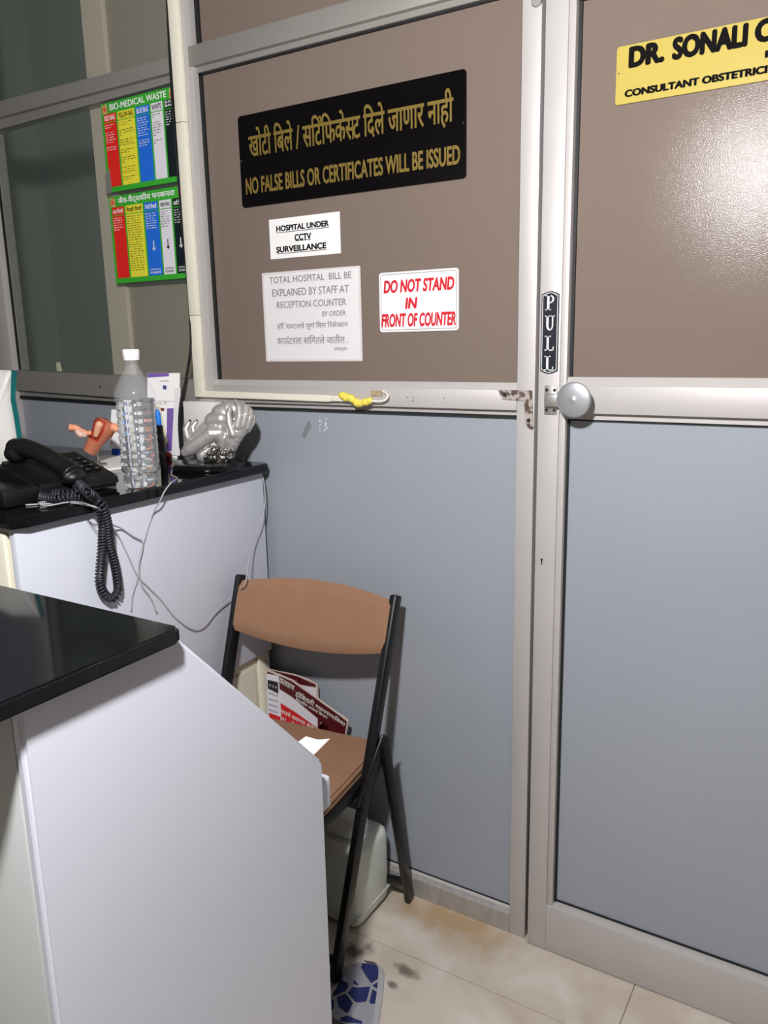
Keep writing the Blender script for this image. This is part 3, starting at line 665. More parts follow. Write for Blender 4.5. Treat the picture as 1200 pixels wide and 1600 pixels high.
for A, B_ in ((R2, RF.lerp(RT, .52)), (L2, LF.lerp(LT, .52))):      # hinge plates
    bm = bm_new(); bar(bm, A + Vector((0, .012, .01)), B_ + Vector((0, -.03, -.06)), .006, .045, (1, 0, 0), .002); part('hinge_plate', bm, black_metal, t)
# backrest pad: barrel outline, bowed towards the wall
bm = bm_new(); nu, nv = 24, 10
cR = RF.lerp(RT, .915); cL = LF.lerp(LT, .915)
tdir = ((RT - RF).normalized() + (LT - LF).normalized()).normalized()
xd = (cR - cL).normalized(); nd = xd.cross(tdir).normalized()
if nd.y > 0: nd = -nd
half = (cR - cL).length / 2 - .004; mid = (cR + cL) / 2
def padpt(u, v, s):
    h = .060 + .024 * (1 - u * u); th = .013 * (1 - abs(v) ** 4) ** .5 * (1 - .5 * abs(u) ** 6)
    return mid + xd * (half * u) + tdir * (h * v) - nd * (.020 * (1 - u * u)) + nd * (th * s + .010)
for s in (1, -1):
    G = [[bm.verts.new(padpt(-1 + 2 * i / nu, -1 + 2 * j / nv, s)) for j in range(nv + 1)] for i in range(nu + 1)]
    for i in range(nu):
        for j in range(nv): bm.faces.new((G[i][j], G[i + 1][j], G[i + 1][j + 1], G[i][j + 1]))
bmesh.ops.remove_doubles(bm, verts=bm.verts, dist=.0006); bmesh.ops.holes_fill(bm, edges=bm.edges)
part('backrest', bm, fabric, t, smooth=60)
# seat
bm = bm_new(); sq = [(-.940, -.060, .432), (-1.262, -.100, .436), (-1.258, -.470, .408), (-.917, -.455, .404)]
prism(bm, [(x, y, z) for x, y, z in sq], (0, 0, .018)); bmesh.ops.bevel(bm, geom=list(bm.edges), offset=.006, segments=3, affect='EDGES'); seat = part('seat', bm, fabric, t)
bm = bm_new(); prism(bm, [(x, y, z - .005) for x, y, z in sq], (0, 0, .005)); part('seat_board', bm, mat('pale board edge', (150, 120, 92), .7), t, smooth=0)
bm = bm_new(); bar(bm, (-.927, -.09, .414), (-.925, -.44, .387), .018, .024, (1, 0, 0)); bar(bm, (-1.25, -.13, .417), (-1.25, -.45, .390), .018, .024, (1, 0, 0)); bar(bm, (-1.25, -.44, .388), (-.925, -.43, .387), .018, .024, (0, 1, 0)); part('seat_frame', bm, black_metal, t)

# ================================================================ printed boards, jerrycan and mat behind the chair
maroon = mat('maroon print', (82, 18, 24), .45)
def leaning(label, Yb, poly, name='printed_board', edge=(206, 190, 180)):
    p = [at_y(x, y, Yb) for x, y in poly]
    t = thing(name, label, 'board', (sum(q.x for q in p) / len(p), Yb, min(q.z for q in p)), 'municipal boards behind the chair')
    bm = bm_new(); prism(bm, p, (0, .004, 0)); part('panel', bm, mat('board edge %d' % edge[0], edge, .5), t, smooth=0); return t
def patch(t, Yb, poly, m, name):
    bm = bm_new(); prism(bm, [at_y(x, y, Yb) for x, y in poly], (0, .0003, 0)); return part(name, bm, m, t, smooth=0)
YB = -.030
t = leaning('arched maroon board behind the front maroon board, mostly hidden', -.012, [(400, 1180), (400, 1040), (430, 1048), (460, 1054), (480, 1061), (495.5, 1069.5), (496.5, 1090), (497, 1180)])
patch(t, -.0124, [(412, 1070), (412, 1044.5), (440, 1051), (465, 1057), (493, 1069.5), (493.5, 1074), (468, 1069.5), (440, 1068)], maroon, 'header')
patch(t, -.0124, [(460, 1130), (460, 1071), (468, 1071), (493.5, 1075.5), (494, 1130)], mat('board white', (222, 218, 226), .45), 'white_band')
bm = bm_new()
for k in range(7):
    p = at_y(447 + k * 2.6, 1060.5 + k * .6, -.0128); box(bm, p.x - .0014, p.x + .0014, -.0129, -.0126, p.z - .003, p.z + .003)
part('small_print', bm, mat('dull pink print', (150, 110, 110), .5), t, smooth=0)
t = leaning('front maroon and red board with arched top and white Marathi lettering', YB, [(420, 1200), (416, 1046), (436, 1054), (455, 1062), (480, 1080), (505, 1098), (530, 1116), (544.5, 1126), (540.5, 1148), (538, 1200)])
patch(t, YB - .0004, [(418, 1075), (417.5, 1049), (434, 1055.5), (455, 1064), (480, 1082), (505, 1100), (530, 1118), (542, 1127.5), (539, 1147), (537, 1195), (497, 1195), (496.5, 1122.5), (455, 1088), (437, 1077)], maroon, 'header')
patch(t, YB - .0004, [(420, 1096), (420, 1076), (437, 1077.5), (455, 1089), (496, 1123), (494.5, 1136), (460, 1111), (437, 1096.5)], MATS['board white'], 'white_band')
patch(t, YB - .0004, [(420, 1195), (420, 1097), (437, 1098), (460, 1112), (494.5, 1137), (495, 1195)], mat('bright red print', (206, 34, 42), .45), 'red_band')
patch(t, YB - .0004, [(499, 1146), (499.5, 1131), (503, 1128), (508.5, 1130.5), (512, 1136), (511.5, 1146)], mat('peach print', (220, 178, 150), .5), 'peach_patch')
def slant(t, Yb, text, a, b, hpx, m, bold):
    p = at_y(*a, Yb); q = at_y(*b, Yb); xdv = (q - p); up = Vector((0, -1, 0)).cross(xdv).normalized()
    if up.z < 0: up = -up
    hh = hpx / 610.0
    lettering(t, text, m, p, q, size=(xdv.length, hh), xdir=xdv, updir=up, bold=bold, lift=.0006)
slant(t, YB - .0004, 'कल^याण', (435.8, 1066), (459, 1080), 9.5, ink_white, .008)
slant(t, YB - .0004, 'डोंिबवली', (461, 1087), (490, 1104), 11, ink_white, .008)
slant(t, YB - .0004, 'महानगरपािलका', (492, 1105.5), (538.5, 1136), 9.5, ink_white, .008)
slant(t, YB - .0004, 'वैद्यकीय आरोग^य िवभाग', (461.5, 1095), (511, 1125), 7.5, ink_white, .008)
slant(t, YB - .0004, 'न^याचे स^वागत करा', (438, 1113), (491, 1141), 9, ink_white, .008)
slant(t, YB - .0004, 'वा . टेका', (439, 1124), (470, 1139), 7, ink_white, 0)
t = leaning('narrow white leaflet with dark photo strip on the maroon board', YB - .004, [(418, 1118), (417, 1053.5), (434.5, 1057), (438.5, 1121), (438.5, 1126), (418, 1124)], 'leaflet', (228, 226, 234))
t['category'] = 'leaflet'; del t['group']
patch(t, YB - .0044, [(418.5, 1076), (418, 1062), (434, 1066), (435, 1084)], mat('dark photo', (34, 36, 38), .5), 'photo_strip')
patch(t, YB - .0044, [(420, 1125), (420.5, 1113.5), (438, 1120), (438.2, 1125.5)], MATS['bright red print'], 'red_foot')
for k, y in enumerate((1083, 1092, 1100.5, 1109)):
    bm = bm_new()
    for j in range(6):
        p = at_y(420.5 + j * 2.5, y + j * .8, YB - .0046); box(bm, p.x - .0014, p.x + .0012, p.y - .0001, p.y + .0002, p.z - .0028, p.z + .0024)
    part('small_print', bm, mat('grey print', (120, 120, 130), .5), t, smooth=0)
ring = bm_new()
for x in (422, 426.5, 431):
    p = at_y(x, 1070 + (x - 420) * .35, YB - .0046); lathe(ring, [(.0035, 0), (.0035, .0003)], 12); bmesh.ops.transform(ring, matrix=Matrix.Translation(p) @ Matrix.Rotation(pi / 2, 4, 'X'), verts=ring.verts[-24:])
part('face_mark', ring, mat('light grey print', (150, 150, 150), .5), t, smooth=0)

# jerrycan
canm = mat('milky plastic', (216, 222, 212), .38, 0, .5, vary=(8, .05))
t = thing('jerrycan', 'milky white plastic jerrycan on the floor behind the front chair leg', 'jerrycan', (-1.04, -.11, 0))
bm = bm_new(); box(bm, -1.135, -.947, -.190, -.030, .001, .214, .028, 5); part('body', bm, canm, t, smooth=60)
bm = bm_new(); box(bm, -1.120, -.972, -.150, -.070, .195, .262, .030, 6); hd = part('handle', bm, canm, t, smooth=60)
bm = bm_new(); lathe(bm, [(.022, .20), (.022, .232), (.026, .232), (.026, .252), (.024, .255), (.001, .255)], 24, (-1.095, -.162, 0)); part('cap', bm, canm, t)
bm = bm_new(); box(bm, -1.137, -.945, -.192, -.028, .038, .043, .002); part('mould_rib', bm, canm, t)
# floor mat
mm = bpy.data.materials.new('blue and white woven cotton'); mm.use_nodes = True; nt = mm.node_tree; b_ = nt.nodes['Principled BSDF']; b_.inputs['Roughness'].default_value = .95
tc = N(nt, 'ShaderNodeTexCoord'); Lk = nt.links.new
vo = N(nt, 'ShaderNodeTexVoronoi', feature='DISTANCE_TO_EDGE'); vo.inputs['Scale'].default_value = 24; Lk(tc.outputs['Object'], vo.inputs['Vector'])
vc = N(nt, 'ShaderNodeTexVoronoi', feature='F1'); vc.inputs['Scale'].default_value = 24; Lk(tc.outputs['Object'], vc.inputs['Vector'])
gt = N(nt, 'ShaderNodeMath', operation='GREATER_THAN'); gt.inputs[1].default_value = .075; Lk(vo.outputs['Distance'], gt.inputs[0])
sx = N(nt, 'ShaderNodeSeparateColor'); Lk(vc.outputs['Color'], sx.inputs[0])
g2 = N(nt, 'ShaderNodeMath', operation='GREATER_THAN'); g2.inputs[1].default_value = .38; Lk(sx.outputs[0], g2.inputs[0])
mu = N(nt, 'ShaderNodeMath', operation='MULTIPLY'); Lk(gt.outputs[0], mu.inputs[0]); Lk(g2.outputs[0], mu.inputs[1])
mx = N(nt, 'ShaderNodeMix', data_type='RGBA'); mx.inputs[6].default_value = lin((206, 204, 212)); mx.inputs[7].default_value = lin((62, 74, 140)); Lk(mu.outputs[0], mx.inputs[0])
wv = N(nt, 'ShaderNodeTexWave'); wv.inputs['Scale'].default_value = 120; Lk(tc.outputs['Object'], wv.inputs['Vector'])
bp_ = N(nt, 'ShaderNodeBump'); bp_.inputs['Strength'].default_value = .5; bp_.inputs['Distance'].default_value = .002; Lk(wv.outputs['Fac'], bp_.inputs['Height']); Lk(bp_.outputs[0], b_.inputs['Normal']); Lk(mx.outputs[2], b_.inputs['Base Color'])
edge_px = [(575, 1508), (597, 1515), (598, 1545), (594, 1580), (588, 1620)]
ed = [at_z(x, y, 0) for x, y in edge_px]
t = thing('cotton_mat', 'crumpled blue and white patterned cotton mat at the chair foot', 'mat', (-.85, -.40, 0))
bm = bm_new(); rows = smooth_path([(p.x, p.y, 0) for p in ed], 6); nb = 14; G = []
for i, p in enumerate(rows):
    u = i / (len(rows) - 1); row = []
    for j in range(nb + 1):
        s = j / nb; q = p + Vector((-(.055 + .065 * u) * s, -.03 * s - .02 * s * (1 - u), 0))
        q.z = .003 + .010 * (sin(s * 7 + u * 3) * .5 + .5) * min(1, s * 3) * min(1, (1 - s) * 4) + .02 * max(0, s - .55) * (0.3 + u)
        row.append(bm.verts.new(q))
    G.append(row)
for a, b in zip(G, G[1:]):
    for j in range(nb): bm.faces.new((a[j], a[j + 1], b[j + 1], b[j]))
bmesh.ops.solidify(bm, geom=list(bm.faces), thickness=.003); part('cloth', bm, mm, t, smooth=180)
bm = bm_new(); strip = []
for i, p in enumerate(rows):
    strip.append((bm.verts.new(p + Vector((.002, 0, .0045))), bm.verts.new(p + Vector((-.013, 0, .0085)))))
for a, b in zip(strip, strip[1:]): bm.faces.new((a[0], b[0], b[1], a[1]))
bmesh.ops.solidify(bm, geom=list(bm.faces), thickness=.002); part('hem', bm, mat('white cotton hem', (216, 212, 214), .95, bump=(300, .5)), t, smooth=180)

# ================================================================ things on the back counter
# telephone
PH = Matrix.Translation((-1.371, -.413, ZC)) @ Matrix.Rotation(radians(-5), 4, 'Z')     # local: -x to the rear, -y to the left
t = thing('desk_telephone', 'black corded desk telephone on the black granite counter', 'telephone', PH.translation)
def hz(x): return .030 + (-x) * .26
bm = bm_new(); q = [(0, 0), (0, -.190), (-.158, -.190), (-.158, 0)]
lo = [bm.verts.new((x, y, .004)) for x, y in q]; hi = [bm.verts.new((x * .96 - .004, y * .97 - .003, hz(x))) for x, y in q]
bm.faces.new(lo); bm.faces.new(hi[::-1])
for i in range(4): bm.faces.new((lo[i], hi[i], hi[(i + 1) % 4], lo[(i + 1) % 4]))
bmesh.ops.bevel(bm, geom=list(bm.edges), offset=.008, segments=3, affect='EDGES'); bmesh.ops.transform(bm, matrix=PH, verts=bm.verts); base = part('base', bm, black_plastic, t)
keyM = mat('grey key legend', (150, 150, 152), .5)
for r in range(4):
    for c in range(3):
        x = -.042 - .021 * r; y = -.030 - .022 * c
        bm = bm_new(); box(bm, x - .007, x + .007, y - .008, y + .008, hz(x) - .001, hz(x) + .003, .002); bmesh.ops.transform(bm, matrix=PH, verts=bm.verts); k = part('key', bm, black_plastic, base)
        bm = bm_new(); box(bm, x - .0022, x + .0022, y - .0022, y + .0022, hz(x) + .003, hz(x) + .0034); bmesh.ops.transform(bm, matrix=PH, verts=bm.verts); part('legend', bm, keyM, k, smooth=0)
bm = bm_new()
hp = [(.010, -.118, .046), (-.012, -.120, .058), (-.065, -.134, .082), (-.115, -.146, .096), (-.142, -.152, .094)]
tube(bm, smooth_path(hp, 5), [.0215 - .004 * sin(pi * i / 20) for i in range(21)], 14, flat=1.2)
ball(bm, (.004, -.117, .040), .024, 3, (1, 1.05, .72)); ball(bm, (-.134, -.152, .084), .025, 3, (1, 1.05, .8))
bmesh.ops.transform(bm, matrix=PH, verts=bm.verts); hs = part('handset', bm, black_plastic, t, remesh=(.003, 2), smooth=180)
# coiled cord: from the handset foot out over the counter edge, hanging in a loop
path = [at_z(118, 752, ZC + .03), at_z(122, 768, ZC + .014), at_z(100, 772, ZC + .012), at_z(72, 772, ZC + .010), at_z(66, 777, ZC + .010), at_z(90, 779, ZC + .012), at_z(120, 776, ZC + .014), at_x(142, 783, -1.287), at_x(155, 795, -1.280), at_x(161, 815, -1.283), at_x(160, 850, -1.300), at_x(157, 885, -1.306), at_x(156, 910, -1.308), at_x(163, 928, -1.308), at_x(174, 935, -1.308), at_x(183, 927, -1.308), at_x(184, 912, -1.307), at_x(179, 880, -1.303), at_x(171, 850, -1.296), at_x(167, 815, -1.276), at_x(160, 792, -1.268), at_x(148, 778, -1.275), at_z(135, 768, ZC + .03), at_z(124, 757, ZC + .036)]
sp = smooth_path(path, 14); acc = [0]
for a, b in zip(sp, sp[1:]): acc.append(acc[-1] + (b - a).length)
pitch_, R__ = .0072, .0080; total = acc[-1]; nturn = total / pitch_; npt = int(nturn * 9); hel = []; k = 0
T0 = (sp[1] - sp[0]).normalized(); nrm = T0.orthogonal().normalized()
for i in range(npt + 1):
    d = total * i / npt
    while k < len(acc) - 2 and acc[k + 1] < d: k += 1
    f = (d - acc[k]) / max(1e-9, acc[k + 1] - acc[k]); p = sp[k].lerp(sp[k + 1], f); T = (sp[min(k + 2, len(sp) - 1)] - sp[max(k - 1, 0)]).normalized()
    nrm = (nrm - T * nrm.dot(T)).normalized(); bi = T.cross(nrm); a = 2 * pi * d / pitch_
    hel.append(p + nrm * (R__ * cos(a)) + bi * (R__ * sin(a)))
bm = bm_new(); tube(bm, hel, .0024, 6); part('coiled_cord', bm, mat('charcoal cord', (38, 40, 46), .4), t, 'charcoal coiled handset cord', smooth=180)

# thin grey wires
wire_m = mat('grey wire', (168, 168, 170), .4)
def wire(label, pts, r=.0016):
    bm = bm_new(); tube(bm, smooth_path(pts, 8), r, 7); return single('grey_wire', bm, wire_m, label, 'wire', 'thin grey wires around the back counter', smooth=180)
XW = -1.3215; zf = ZC + .002
wire('grey wire from the statue falling across the white counter panel', [at_z(300, 722, zf), at_z(283, 724, zf), at_z(271, 732, zf), at_z(268, 742, zf), at_z(277, 747, zf), at_x(268, 754, -1.2965), at_x(257, 768, -1.295), at_x(249, 785, -1.300), at_x(238, 805, XW), at_x(226, 842, XW), at_x(219, 868, XW), at_x(216, 900, XW), at_x(207, 930, XW), at_x(205, 955, XW)])
wire('grey wire sagging from the counter edge to the chair backrest', [at_z(40, 789, zf), at_z(75, 787, zf), at_z(110, 786, zf), at_z(140, 790, zf), at_x(158, 798, -1.2955), at_x(168, 814, -1.298), at_x(185, 838, XW), at_x(200, 868, XW), at_x(215, 900, XW), at_x(232, 918, XW), at_x(252, 938, XW), at_x(274, 965, XW), at_x(300, 983, XW + .003), at_x(318, 979, XW + .006), at_x(340, 952, -1.312), at_x(366, 930, -1.305), at_y(381, 915, -.170), at_y(385, 903, -.165), at_y(388, 880, -.135), at_y(395, 850, -.09), at_y(408, 815, -.05), at_y(413.5, 790, -.03), at_y(413.5, 765, -.02), at_x(411, 745, -1.3225)])
wire('grey wire looping under the phone and crossing the other wires', [at_z(80, 783, zf + .003), at_z(60, 786, zf + .003), at_z(75, 790, zf + .003), at_z(115, 784, zf + .003), at_z(148, 792, zf + .004), at_x(161, 801, -1.2955), at_x(171, 817, -1.298), at_x(190, 826, XW + .003), at_x(208, 838, XW + .003), at_x(222, 846, XW + .003), at_x(222, 860, XW + .003), at_x(217, 885, XW + .003), at_x(222, 915, XW + .003), at_x(236, 935, XW + .003), at_x(245, 957, XW + .003)])
wire('grey wire lying at the counter end behind the statue', [at_z(360, 716, zf), at_z(372, 713, zf), at_z(381, 716, zf), at_z(376, 719, zf)])

# water bottle
bc = Vector((-1.337, -.388, ZC))
pet = bpy.data.materials.new('clear PET'); pet.use_nodes = True; nt = pet.node_tree
pb = nt.nodes['Principled BSDF']; pb.inputs['Base Color'].default_value = lin((236, 238, 240)); pb.inputs['Roughness'].default_value = .12; pb.inputs['Specular IOR Level'].default_value = .9
tr = N(nt, 'ShaderNodeBsdfTransparent'); ms = N(nt, 'ShaderNodeMixShader'); ms.inputs[0].default_value = .06
nt.links.new(tr.outputs[0], ms.inputs[1]); nt.links.new(pb.outputs[0], ms.inputs[2]); nt.links.new(ms.outputs[0], nt.nodes['Material Output'].inputs[0])
water_m = mat('water', (248, 252, 255), .0, 0, .5, transm=1.0, ior=1.33)
t = thing('water_bottle', 'clear ribbed plastic water bottle with white cap on the counter', 'bottle', bc)
def bprof(off):
    pr = [(.004, .004), (.030, .001), (.036, .006), (.0385, .016), (.0375, .026), (.034, .031)]
    z = .036
    while z < .176:
        pr += [(.0403, z), (.0410, z + .004), (.0403, z + .0085), (.0388, z + .0115), (.0388, z + .0125)]; z += .0165
    pr += [(.0408, .181), (.0428, .190), (.0424, .199), (.0392, .210), (.0305, .228), (.0215, .243), (.0140, .254), (.0132, .262), (.0132, .268)]
    return [(max(.0005, r - off), h + (off if h < .01 else 0)) for r, h in pr]
bm = bm_new(); po = bprof(0); pi_ = bprof(.0007)
lathe(bm, po + pi_[::-1], 48, bc, cap=False); bmesh.ops.remove_doubles(bm, verts=bm.verts, dist=1e-6)
part('bottle_body', bm, pet, t, smooth=40)
wp = [(r, h) for r, h in bprof(.0011) if h < .186]; bm = bm_new(); lathe(bm, wp + [(wp[-1][0], .188), (.0005, .188)], 48, bc, cap=False); part('water', bm, water_m, t, 'clear water filling most of the bottle', smooth=40)
bm = bm_new(); lathe(bm, [(.0005, .2685), (.0162, .2685), (.0165, .270), (.0165, .276), (.0172, .277), (.0172, .288), (.0158, .2905), (.0005, .2905)], 40, bc, cap=False); part('cap', bm, mat('white cap', (244, 244, 246), .35), t, smooth=40)

# silver statue (hands cradling a figure) on a black plinth
sc = at_z(325, 727, ZC); sc = Vector((-1.385, -.135, ZC))
t = thing('silver_statue', 'silver sculpture of hands and curled figure on a round black plinth', 'sculpture', sc)
bm = bm_new(); lathe(bm, [(.001, 0), (.086, 0), (.088, .004), (.088, .011), (.083, .016), (.070, .018), (.001, .018)], 48, sc + Vector((0, 0, .0005)), cap=False); bmesh.ops.scale(bm, vec=(1, 1.0, 1), verts=bm.verts); part('plinth', bm, mat('glossy black lacquer', (14, 14, 16), .2), t, smooth=40)
PP = sc
def s_(x, y, d=0.0): return at_d(x, y, PP, d)
K = 1 / 640.0
bm = bm_new()
chain(bm, [(s_(290, 707, -.010), 8 * K), (s_(298, 701, -.010), 12 * K), (s_(314, 690, -.012), 13.5 * K), (s_(330, 678, -.016), 13 * K), (s_(343, 677, -.018), 11 * K), (s_(347, 688, -.016), 8.5 * K), (s_(346, 702, -.012), 7 * K)])   # bent lower limb
chain(bm, [(s_(312, 694, .020), 17 * K), (s_(330, 676, .018), 22 * K), (s_(348, 660, .020), 22 * K), (s_(364, 652, .022), 19 * K)])                # body core
chain(bm, [(s_(332, 657, .002), 13 * K), (s_(346, 655, -.004), 13.5 * K), (s_(354, 660, .002), 11 * K)])                                              # belly
chain(bm, [(s_(344, 645, .008), 14 * K), (s_(358, 640, .006), 14.5 * K), (s_(374, 641, .010), 14 * K), (s_(384, 649, .016), 11 * K)])                 # head
chain(bm, [(s_(296, 694, .004), 8 * K), (s_(306, 680, -.002), 8 * K), (s_(318, 670, -.004), 7 * K)])                                                  # inner hand
chain(bm, [(s_(353, 717, .0), 11 * K), (s_(356, 704, -.006), 12.5 * K), (s_(362, 688, -.014), 14 * K), (s_(370, 674, -.018), 14.5 * K), (s_(376, 664, -.014), 13 * K)])   # wrist and palm
chain(bm, [(s_(370, 676, -.010), 12 * K), (s_(382, 668, -.004), 11 * K)])
chain(bm, [(s_(318, 712, .004), 12 * K), (s_(340, 710, .004), 15 * K), (s_(356, 710, .004), 12 * K)])
body = part('figure', bm, silver, t, remesh=(.0024, 9), smooth=180)
fing = [[(364, 678, -.034, 7.5), (358.5, 662, -.034, 6), (357, 648, -.030, 5.4), (359.5, 638, -.024, 4.2)],
        [(371, 666, -.034, 7.5), (374.5, 650, -.034, 6.2), (373, 636, -.026, 5.2), (367.5, 627, -.014, 3.6)],
        [(379, 664, -.026, 7), (384, 648, -.026, 6.2), (384, 637, -.018, 5.2), (378, 630, -.006, 3.8)],
        [(385, 667, -.018, 6.4), (390.5, 653, -.018, 5.8), (391, 643, -.010, 5.0), (387, 636, .002, 3.8)],
        [(387, 671, -.008, 5.6), (394, 660, -.008, 5.2), (395.5, 652, -.004, 4.5), (393, 646, .004, 3.6)]]
for i, fg in enumerate(fing):
    bm = bm_new(); chain(bm, [(s_(x, y, d), r * K) for x, y, d, r in fg]); part('thumb' if i == 0 else 'finger', bm, silver, body, remesh=(.0016, 5), smooth=180)
for fg in ([(303, 696, .006, 7), (293, 682, .002, 6), (290, 671, .002, 5), (295, 661, .006, 4)], [(311, 690, .004, 7), (303, 677, .000, 6), (301, 668, .000, 5), (306, 660, .004, 4)]):
    bm = bm_new(); chain(bm, [(s_(x, y, d), r * K) for x, y, d, r in fg]); part('finger', bm, silver, body, remesh=(.0016, 5), smooth=180)
bm = bm_new()
for k in range(110):
    y = rnd.uniform(698, 718); x = rnd.uniform(316 + (718 - y) * .9, 366); ball(bm, s_(x, y, -.024 + rnd.uniform(-.005, .006)), rnd.uniform(.0025, .0055), 1)
part('rough_base', bm, mat('dark silver rock', (120, 116, 112), .35, .8), t, remesh=(.0018, 0), smooth=180)

# switchboard
a = at_y(285, 627, -.030); b = at_y(339, 693, -.030)
t = thing('switchboard', 'white electrical switchboard on the partition behind the silver statue', 'switchboard', ((a.x + b.x) / 2, 0, b.z))
bm = bm_new(); box(bm, a.x, b.x, -.030, -.0005, b.z - .005, a.z, .003); part('box', bm, mat('white switch plastic', (232, 228, 226), .4), t)
for x in (297, 307.5):
    p = at_y(x, 659, -.0305); bm = bm_new(); box(bm, p.x - .004, p.x + .004, -.0312, -.030, p.z - .006, p.z + .006, .001); part('socket_hole', bm, MATS['deep black'], t, smooth=0)

# leaflet holder group behind the bottle
def stand_card(name, label, cat, corners, P, m, th=.006, tilt=0.0):
    c = [at_d(x, y, P, 0) for x, y in corners]
    zmin = min(q.z for q in c)
    n = Vector((-sin(YAW), cos(YAW), 0))
    c = [q + n * (tilt * (q.z - zmin)) for q in c]
    t = thing(name, label, cat, (sum(q.x for q in c) / 4, sum(q.y for q in c) / 4, zmin))
    bm = bm_new(); prism(bm, c, n * th); part('card', bm, m, t, smooth=0)
    return t, c, n
def card_patch(t, P, poly, m, name, front=.0006):
    n = Vector((-sin(YAW), cos(YAW), 0)); bm = bm_new(); prism(bm, [at_d(x, y, P, -front) for x, y in poly], n * .0004); return part(name, bm, m, t, smooth=0)
PL = at_z(262, 716, ZC); PL.z = ZC
purple = mat('purple print', (112, 82, 160), .5)
t, c, n = stand_card('leaflet_box', 'tall white and purple leaflet box standing behind the bottle', 'leaflet', [(231, 717), (230, 583), (281, 583), (277, 717)], PL, paper_w, .02)
card_patch(t, PL, [(230.3, 590), (230.3, 583), (264, 583), (264, 588)], purple, 'purple_band')
card_patch(t, PL, [(260, 704), (261, 638), (273, 638), (271, 706)], purple, 'purple_stripe')
card_patch(t, PL, [(254.5, 608), (254.5, 602), (260, 602.5), (260, 609)], mat('indigo print', (60, 62, 130), .5), 'logo')
card_patch(t, PL, [(247.5, 641), (247.5, 637), (257, 638), (256, 642.5)], mat('dark red print', (110, 30, 34), .5), 'red_mark')
card_patch(t, PL, [(231, 627), (231, 626.4), (274, 627), (274, 627.6)], ink_grey, 'fold_line')
xdv = at_d(263.5, 596.5, PL) - at_d(251, 595, PL)
lettering(t, 'ııııııııı', ink_grey, at_d(251, 597, PL), at_d(263, 594, PL), nrm=(sin(YAW), -cos(YAW), 0), lift=.0008, name='small_print')
lettering(t, 'गनर ते', ink_grey, at_d(240, 633, PL), at_d(260, 627, PL), nrm=(sin(YAW), -cos(YAW), 0), lift=.0008)
PL2 = at_z(275, 722, ZC); PL2.z = ZC
t, c, n = stand_card('leaflet', 'narrow white leaflet leaning right of the purple striped box', 'leaflet', [(268, 711), (273, 606), (282, 606), (281, 712)], PL + Vector((0, 0, 0)) + n * -.004, mat('off white card', (222, 218, 216), .6), .003)
PN = at_z(252, 732, ZC); PN.z = ZC
t, c, n = stand_card('leaflet', 'cream leaflet with torn edge standing between pen and purple stripe', 'leaflet', [(244, 722), (238, 632), (250, 636), (262, 690)], PL + n * -.012, mat('cream card', (222, 214, 190), .6), .002)
bm = bm_new(); ball(bm, at_d(262, 712, PL, -.022), .011, 3, (1, 1, 1)); single('red_cap', bm, mat('dark red plastic', (120, 18, 26), .35), 'round dark red cap at the foot of the purple striped box', 'cap', smooth=180)
# pens (upright, beside the bottle)
def pen(label, a, b, r, m, tip=None):
    t = thing('marker_pen', label, 'pen', Vector(a)); bm = bm_new(); d = (Vector(b) - Vector(a)); L = d.length
    lathe(bm, [(.0005, 0), (r, 0), (r, L * .97), (r * .7, L), (.0005, L)], 20, cap=False); Mx = Matrix.Translation(a) @ d.to_track_quat('Z', 'Y').to_matrix().to_4x4(); bmesh.ops.transform(bm, matrix=Mx, verts=bm.verts); part('barrel', bm, m, t, smooth=50)
    if tip:
        bm = bm_new(); lathe(bm, [(.0005, L), (r * .8, L), (r * .75, L + tip[1] * .7), (r * .3, L + tip[1]), (.0005, L + tip[1])], 16, cap=False); bmesh.ops.transform(bm, matrix=Mx, verts=bm.verts); part('cap', bm, tip[0], t, smooth=50)
    return t
P0 = at_z(257, 736, ZC)
pen('thick black marker pen with bright blue tip standing beside the bottle', P0 + Vector((0, 0, .001)), at_d(248.5, 664, P0), .0085, black_plastic, (mat('bright blue plastic', (30, 122, 226), .4), .038))
# white folded box left of the bottle, blue clip, white booklet
PB = at_z(182, 714, ZC); PB.z = ZC
t, c, n = stand_card('tent_card', 'white card with red print standing behind the bottle on its left', 'card', [(171, 700), (174, 640), (205, 640), (205, 715)], PB, paper_w, .012)
bm = bm_new()
for k in range(5):
    p = at_d(174.5, 680 + k * 3.4, PB, -.0006); box(bm, p.x - .0018, p.x + .0018, p.y - .0004, p.y + .0002, p.z - .0016, p.z + .0016)
part('small_print', bm, ink_red, t, smooth=0)
bm = bm_new(); p = at_d(182, 708, PB, -.008); box(bm, p.x - .014, p.x + .014, p.y - .004, p.y + .003, ZC + .0005, p.z + .012, .001); single('blue_clip', bm, mat('royal blue plastic', (24, 70, 190), .4), 'small royal blue block between phone and bottle', 'block')
bk = [at_z(x, y, ZC) for x, y in ((150, 716), (194, 712), (200, 732), (165, 737))]
bm = bm_new(); prism(bm, [(p.x, p.y, ZC + .0005) for p in bk], (0, 0, .006)); single('booklet', bm, paper_w, 'white booklet lying flat behind the telephone', 'booklet', smooth=0)

